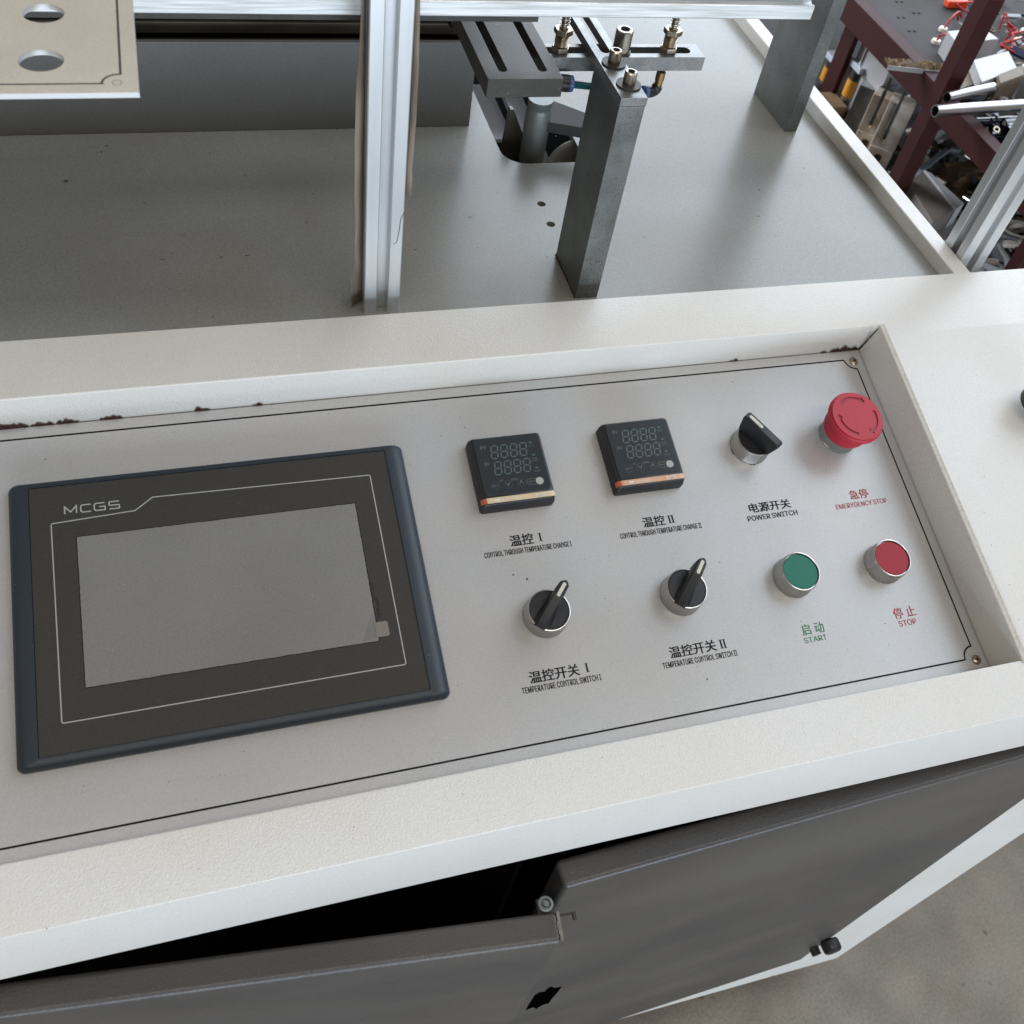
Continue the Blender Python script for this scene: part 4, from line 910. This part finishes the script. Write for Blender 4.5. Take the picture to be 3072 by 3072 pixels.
def valve(y0, y1, z1, label):
    t = thing('valve_body', label, 'valve', (913, (y0+y1)/2-6, -288), VG, rz=math.radians(48)); w_ = (y1-y0)/2
    box('body', 0, 34, -w_, w_, 0, z1+288, M['cream'], t, bevel=1.0)
    box('front_face', -3, -0.05, -w_+1, w_-1, 18, 54, M['cream'], t, bevel=0.6)
    bm = B(); alathe(bm, [(0, 0), (5.6, 0), (5.6, 1.2), (3.8, 1.3), (0, 0.6)], 24, mx=Matrix.Translation((-3.0, 0, 40)) @ Matrix.Rotation(math.radians(-90), 4, 'Y'))
    mk('port', bm, M['brassnut'], t)
    bm = B(); alathe(bm, [(0, 0), (2.4, 0), (3.6, 4), (2.8, 9), (3.8, 13), (2.6, 18), (3.0, 52), (2.2, 56), (2.2, 74), (0, 74)], 16, mx=Matrix.Translation((-5.5, 4, 70)))
    mk('stem', bm, M['darksteel'], t, smooth=40)
    bm = B(); alathe(bm, [(0, 0), (4.4, 0), (4.4, 5), (0, 6)], 6, mx=Matrix.Translation((-7, 5, 66))); mk('stem_nut', bm, M['brassnut'], t)
valve(918, 955, -176, 'cream valve body with a dark stem, nearer the drilled grey bar')
valve(877, 914, -164, 'cream valve body with a dark stem, nearer the rack post')
item('labelled_case', 930, 960, 846, 875, -288, -180, 'pvc', 'small white case with a printed letter, against the rack post', 'case', rz=45)
item('navy_coil', 932, 962, 845, 876, -179.8, -148, 'navy', 'dark navy coil sitting above the small white case', 'coil')
item('orange_carton', 880, 912, 1004, 1050, -288, -232, 'cardboard', 'brown carton low on the shelf below the cylinders', 'carton')
item('navy_coil', 905, 935, 842, 872, -288, -262, 'navy', 'dark part just above the deck rail, below the cream valves', 'coil')
tag(prism('white_wedge', [(1046, -288), (1046, -135), (958, -146), (958, -170)], 922, 960, M['pvc'], None, axis='X', bevel=1), 'white angled casting behind the cylinders', 'casting')
item('dark_red_column', 905, 914, 1046, 1080, -288, -134, 'oxide', 'dark red column behind the amber-banded cylinders', 'column')
# items right of the rack post on the lower shelf
slab('grey_carton', [(868, 759), (909, 784), (905, 691), (855, 665)], -288, -205, 'taupe', 'taupe box right of the rack post, low on the shelf', 'box')
slab('white_strip', [(910.5, 784), (917, 777), (927, 701), (906.5, 690)], -288, -203, 'pvc', 'white board standing against the taupe box', 'board', bevel=0.4)
jar = rod('glass_jar', (1052, 900, -287), (1052, 900, -238), 15, 'bluewhite', 'blue-grey cylindrical jar standing behind the taupe box', 'jar')
tag(lathe('ring_flange', [(14, 0), (22, 0), (22, 5), (14, 5)], M['darksteel'], None, n=32, c=(1052, 900, -288)), 'dark ring lying round the foot of the jar', 'ring')
bm = B(); abox(bm, -30, 30, -22, 22, -288, -240)
bmesh.ops.subdivide_edges(bm, edges=bm.edges, cuts=6, use_grid_fill=True)
rnd = random.Random(4)
for v in bm.verts: v.co += Vector((1040+rnd.uniform(-4, 4), 835+rnd.uniform(-4, 4), rnd.uniform(-4, 4)))
tag(mk('paper_bag', bm, M['cardboard'], None, smooth=20), 'crumpled brown paper bag behind the right aluminium post', 'bag')
slab('metal_strip', [(917, 817), (1060, 908), (1062, 900), (917, 806)], -239, -235, 'bluewhite', 'long pale metal strip leaning across the lower shelf behind the taupe box', 'strip', bevel=0.4)
slab('white_tray', [(1088, 995), (1099, 974), (1063, 950), (1061, 965)], -288, -262, 'pvc', 'bright white tray deep behind the rack post', 'tray')
slab('white_channel', [(888, 704), (940, 709), (905, 664), (884, 664)], -288, -235, 'pvc', 'white metal channel showing just above the deck rail, left of the aluminium post', 'channel')
slab('white_plate', [(967, 653), (985, 663), (981, 626), (964, 612)], -256, -250, 'bluewhite', 'pale plate beside the cream hose at the right edge', 'plate', bevel=0.4)
tag(tube('cream_hose', smoothpath([(1004, 690, -240), (1022, 700, -240), (1048, 690, -240), (1052, 670, -242), (1034, 662, -243), (1014, 672, -243), (1004, 688, -242)], 8), 5.5, M['castwhite'], None, n=16), 'coiled cream hose right of the aluminium post', 'hose')
tag(tube('white_tube', smoothpath([(985, 668, -240), (972, 640, -240), (968, 618, -240), (955, 596, -242)], 8), 4.5, M['pvc'], None, n=14), 'bent white tube curving down right of the aluminium post', 'tube')
tag(tube('white_tube', smoothpath([(918, 618, -240), (932, 607, -241), (950, 592, -243)], 8), 5.0, M['pvc'], None, n=14), 'short white tube just above the console edge, right of the aluminium post', 'tube')
def heap(name, label, cat, regions, mats, n, seed, smax):
    """piled small metal parts nobody could count"""
    rnd = random.Random(seed); bm = B()
    for k in range(n):
        x0, x1, y0, y1, zb, zh = rnd.choice(regions)
        x, y = rnd.uniform(x0, x1), rnd.uniform(y0, y1); z = zb+zh*rnd.random()**1.6+2
        mx = Matrix.Translation((x, y, z)) @ Matrix.Rotation(rnd.uniform(0, 6.3), 4, 'Z') @ Matrix.Rotation(rnd.gauss(0, 0.5), 4, 'X')
        before = len(bm.faces); mi = rnd.randrange(len(mats)); t = rnd.random(); q = smax*rnd.uniform(0.35, 1)
        if t < 0.40: abox(bm, -q*rnd.uniform(.3, 1), q, -q*0.4, q*0.4, -q*0.16, q*0.16, mx)
        elif t < 0.72: alathe(bm, [(0, -q), (q*0.22, -q), (q*0.22, q*.3), (q*.13, q*.3), (q*0.13, q), (0, q)], 12, mx=mx @ Matrix.Rotation(1.4, 4, 'Y'))
        elif t < 0.88: alathe(bm, [(q*0.3, -q*.08), (q*0.5, -q*.08), (q*0.5, q*.08), (q*.3, q*.08), (q*0.3, -q*.08)], 16, mx=mx, cap=False)
        else: aprism_mx(bm, circ(0, 0, q*0.35, 6), q*0.3, mx)
        bm.faces.ensure_lookup_table()
        for f in bm.faces[before:]: f.material_index = mi
    o = mk(name, bm, [M[a] for a in mats], None, smooth=35)
    return tag(o, label, cat, kind='stuff')
def aprism_mx(bm, pts, h, mx):
    vs = aprism(bm, pts, 0, h); bmesh.ops.transform(bm, matrix=mx, verts=vs)
heap('loose_parts', 'piled small machine parts covering the lower shelf of the parts rack', 'loose parts',
     [(935, 1180, 640, 1130, -288, 50), (880, 935, 790, 845, -288, 40), (880, 960, 540, 690, -288, 45), (960, 1180, 520, 700, -288, 60), (990, 1180, 640, 960, -288, 110)],
     ['bluewhite', 'zinc', 'cream', 'navy', 'darksteel', 'tan', 'pvc', 'nickel', 'cardboard'], 520, 11, 26)
heap('loose_fittings', 'scattered small fittings lying on the upper shelf around the drilled sheet', 'loose parts',
     [(880, 1180, 700, 830, -86, 25), (980, 1240, 830, 1060, -79, 10), (870, 1100, 560, 700, -86, 20)],
     ['bluewhite', 'darksteel', 'tan', 'brassnut', 'pvc', 'navy'], 230, 12, 15)
rnd = random.Random(8)
for k in range(9):
    x, y = rnd.uniform(20, 130), rnd.uniform(-60, 60)
    a = [(x, y, 10)]
    for j in range(4): a.append((a[-1][0]+rnd.uniform(-22, 26), a[-1][1]+rnd.uniform(-26, 22), rnd.uniform(12, 34)))
    tube('red_lead', smoothpath(a, 5), 1.3, M['wire'], hp, n=8)
bpy.context.view_layer.update()
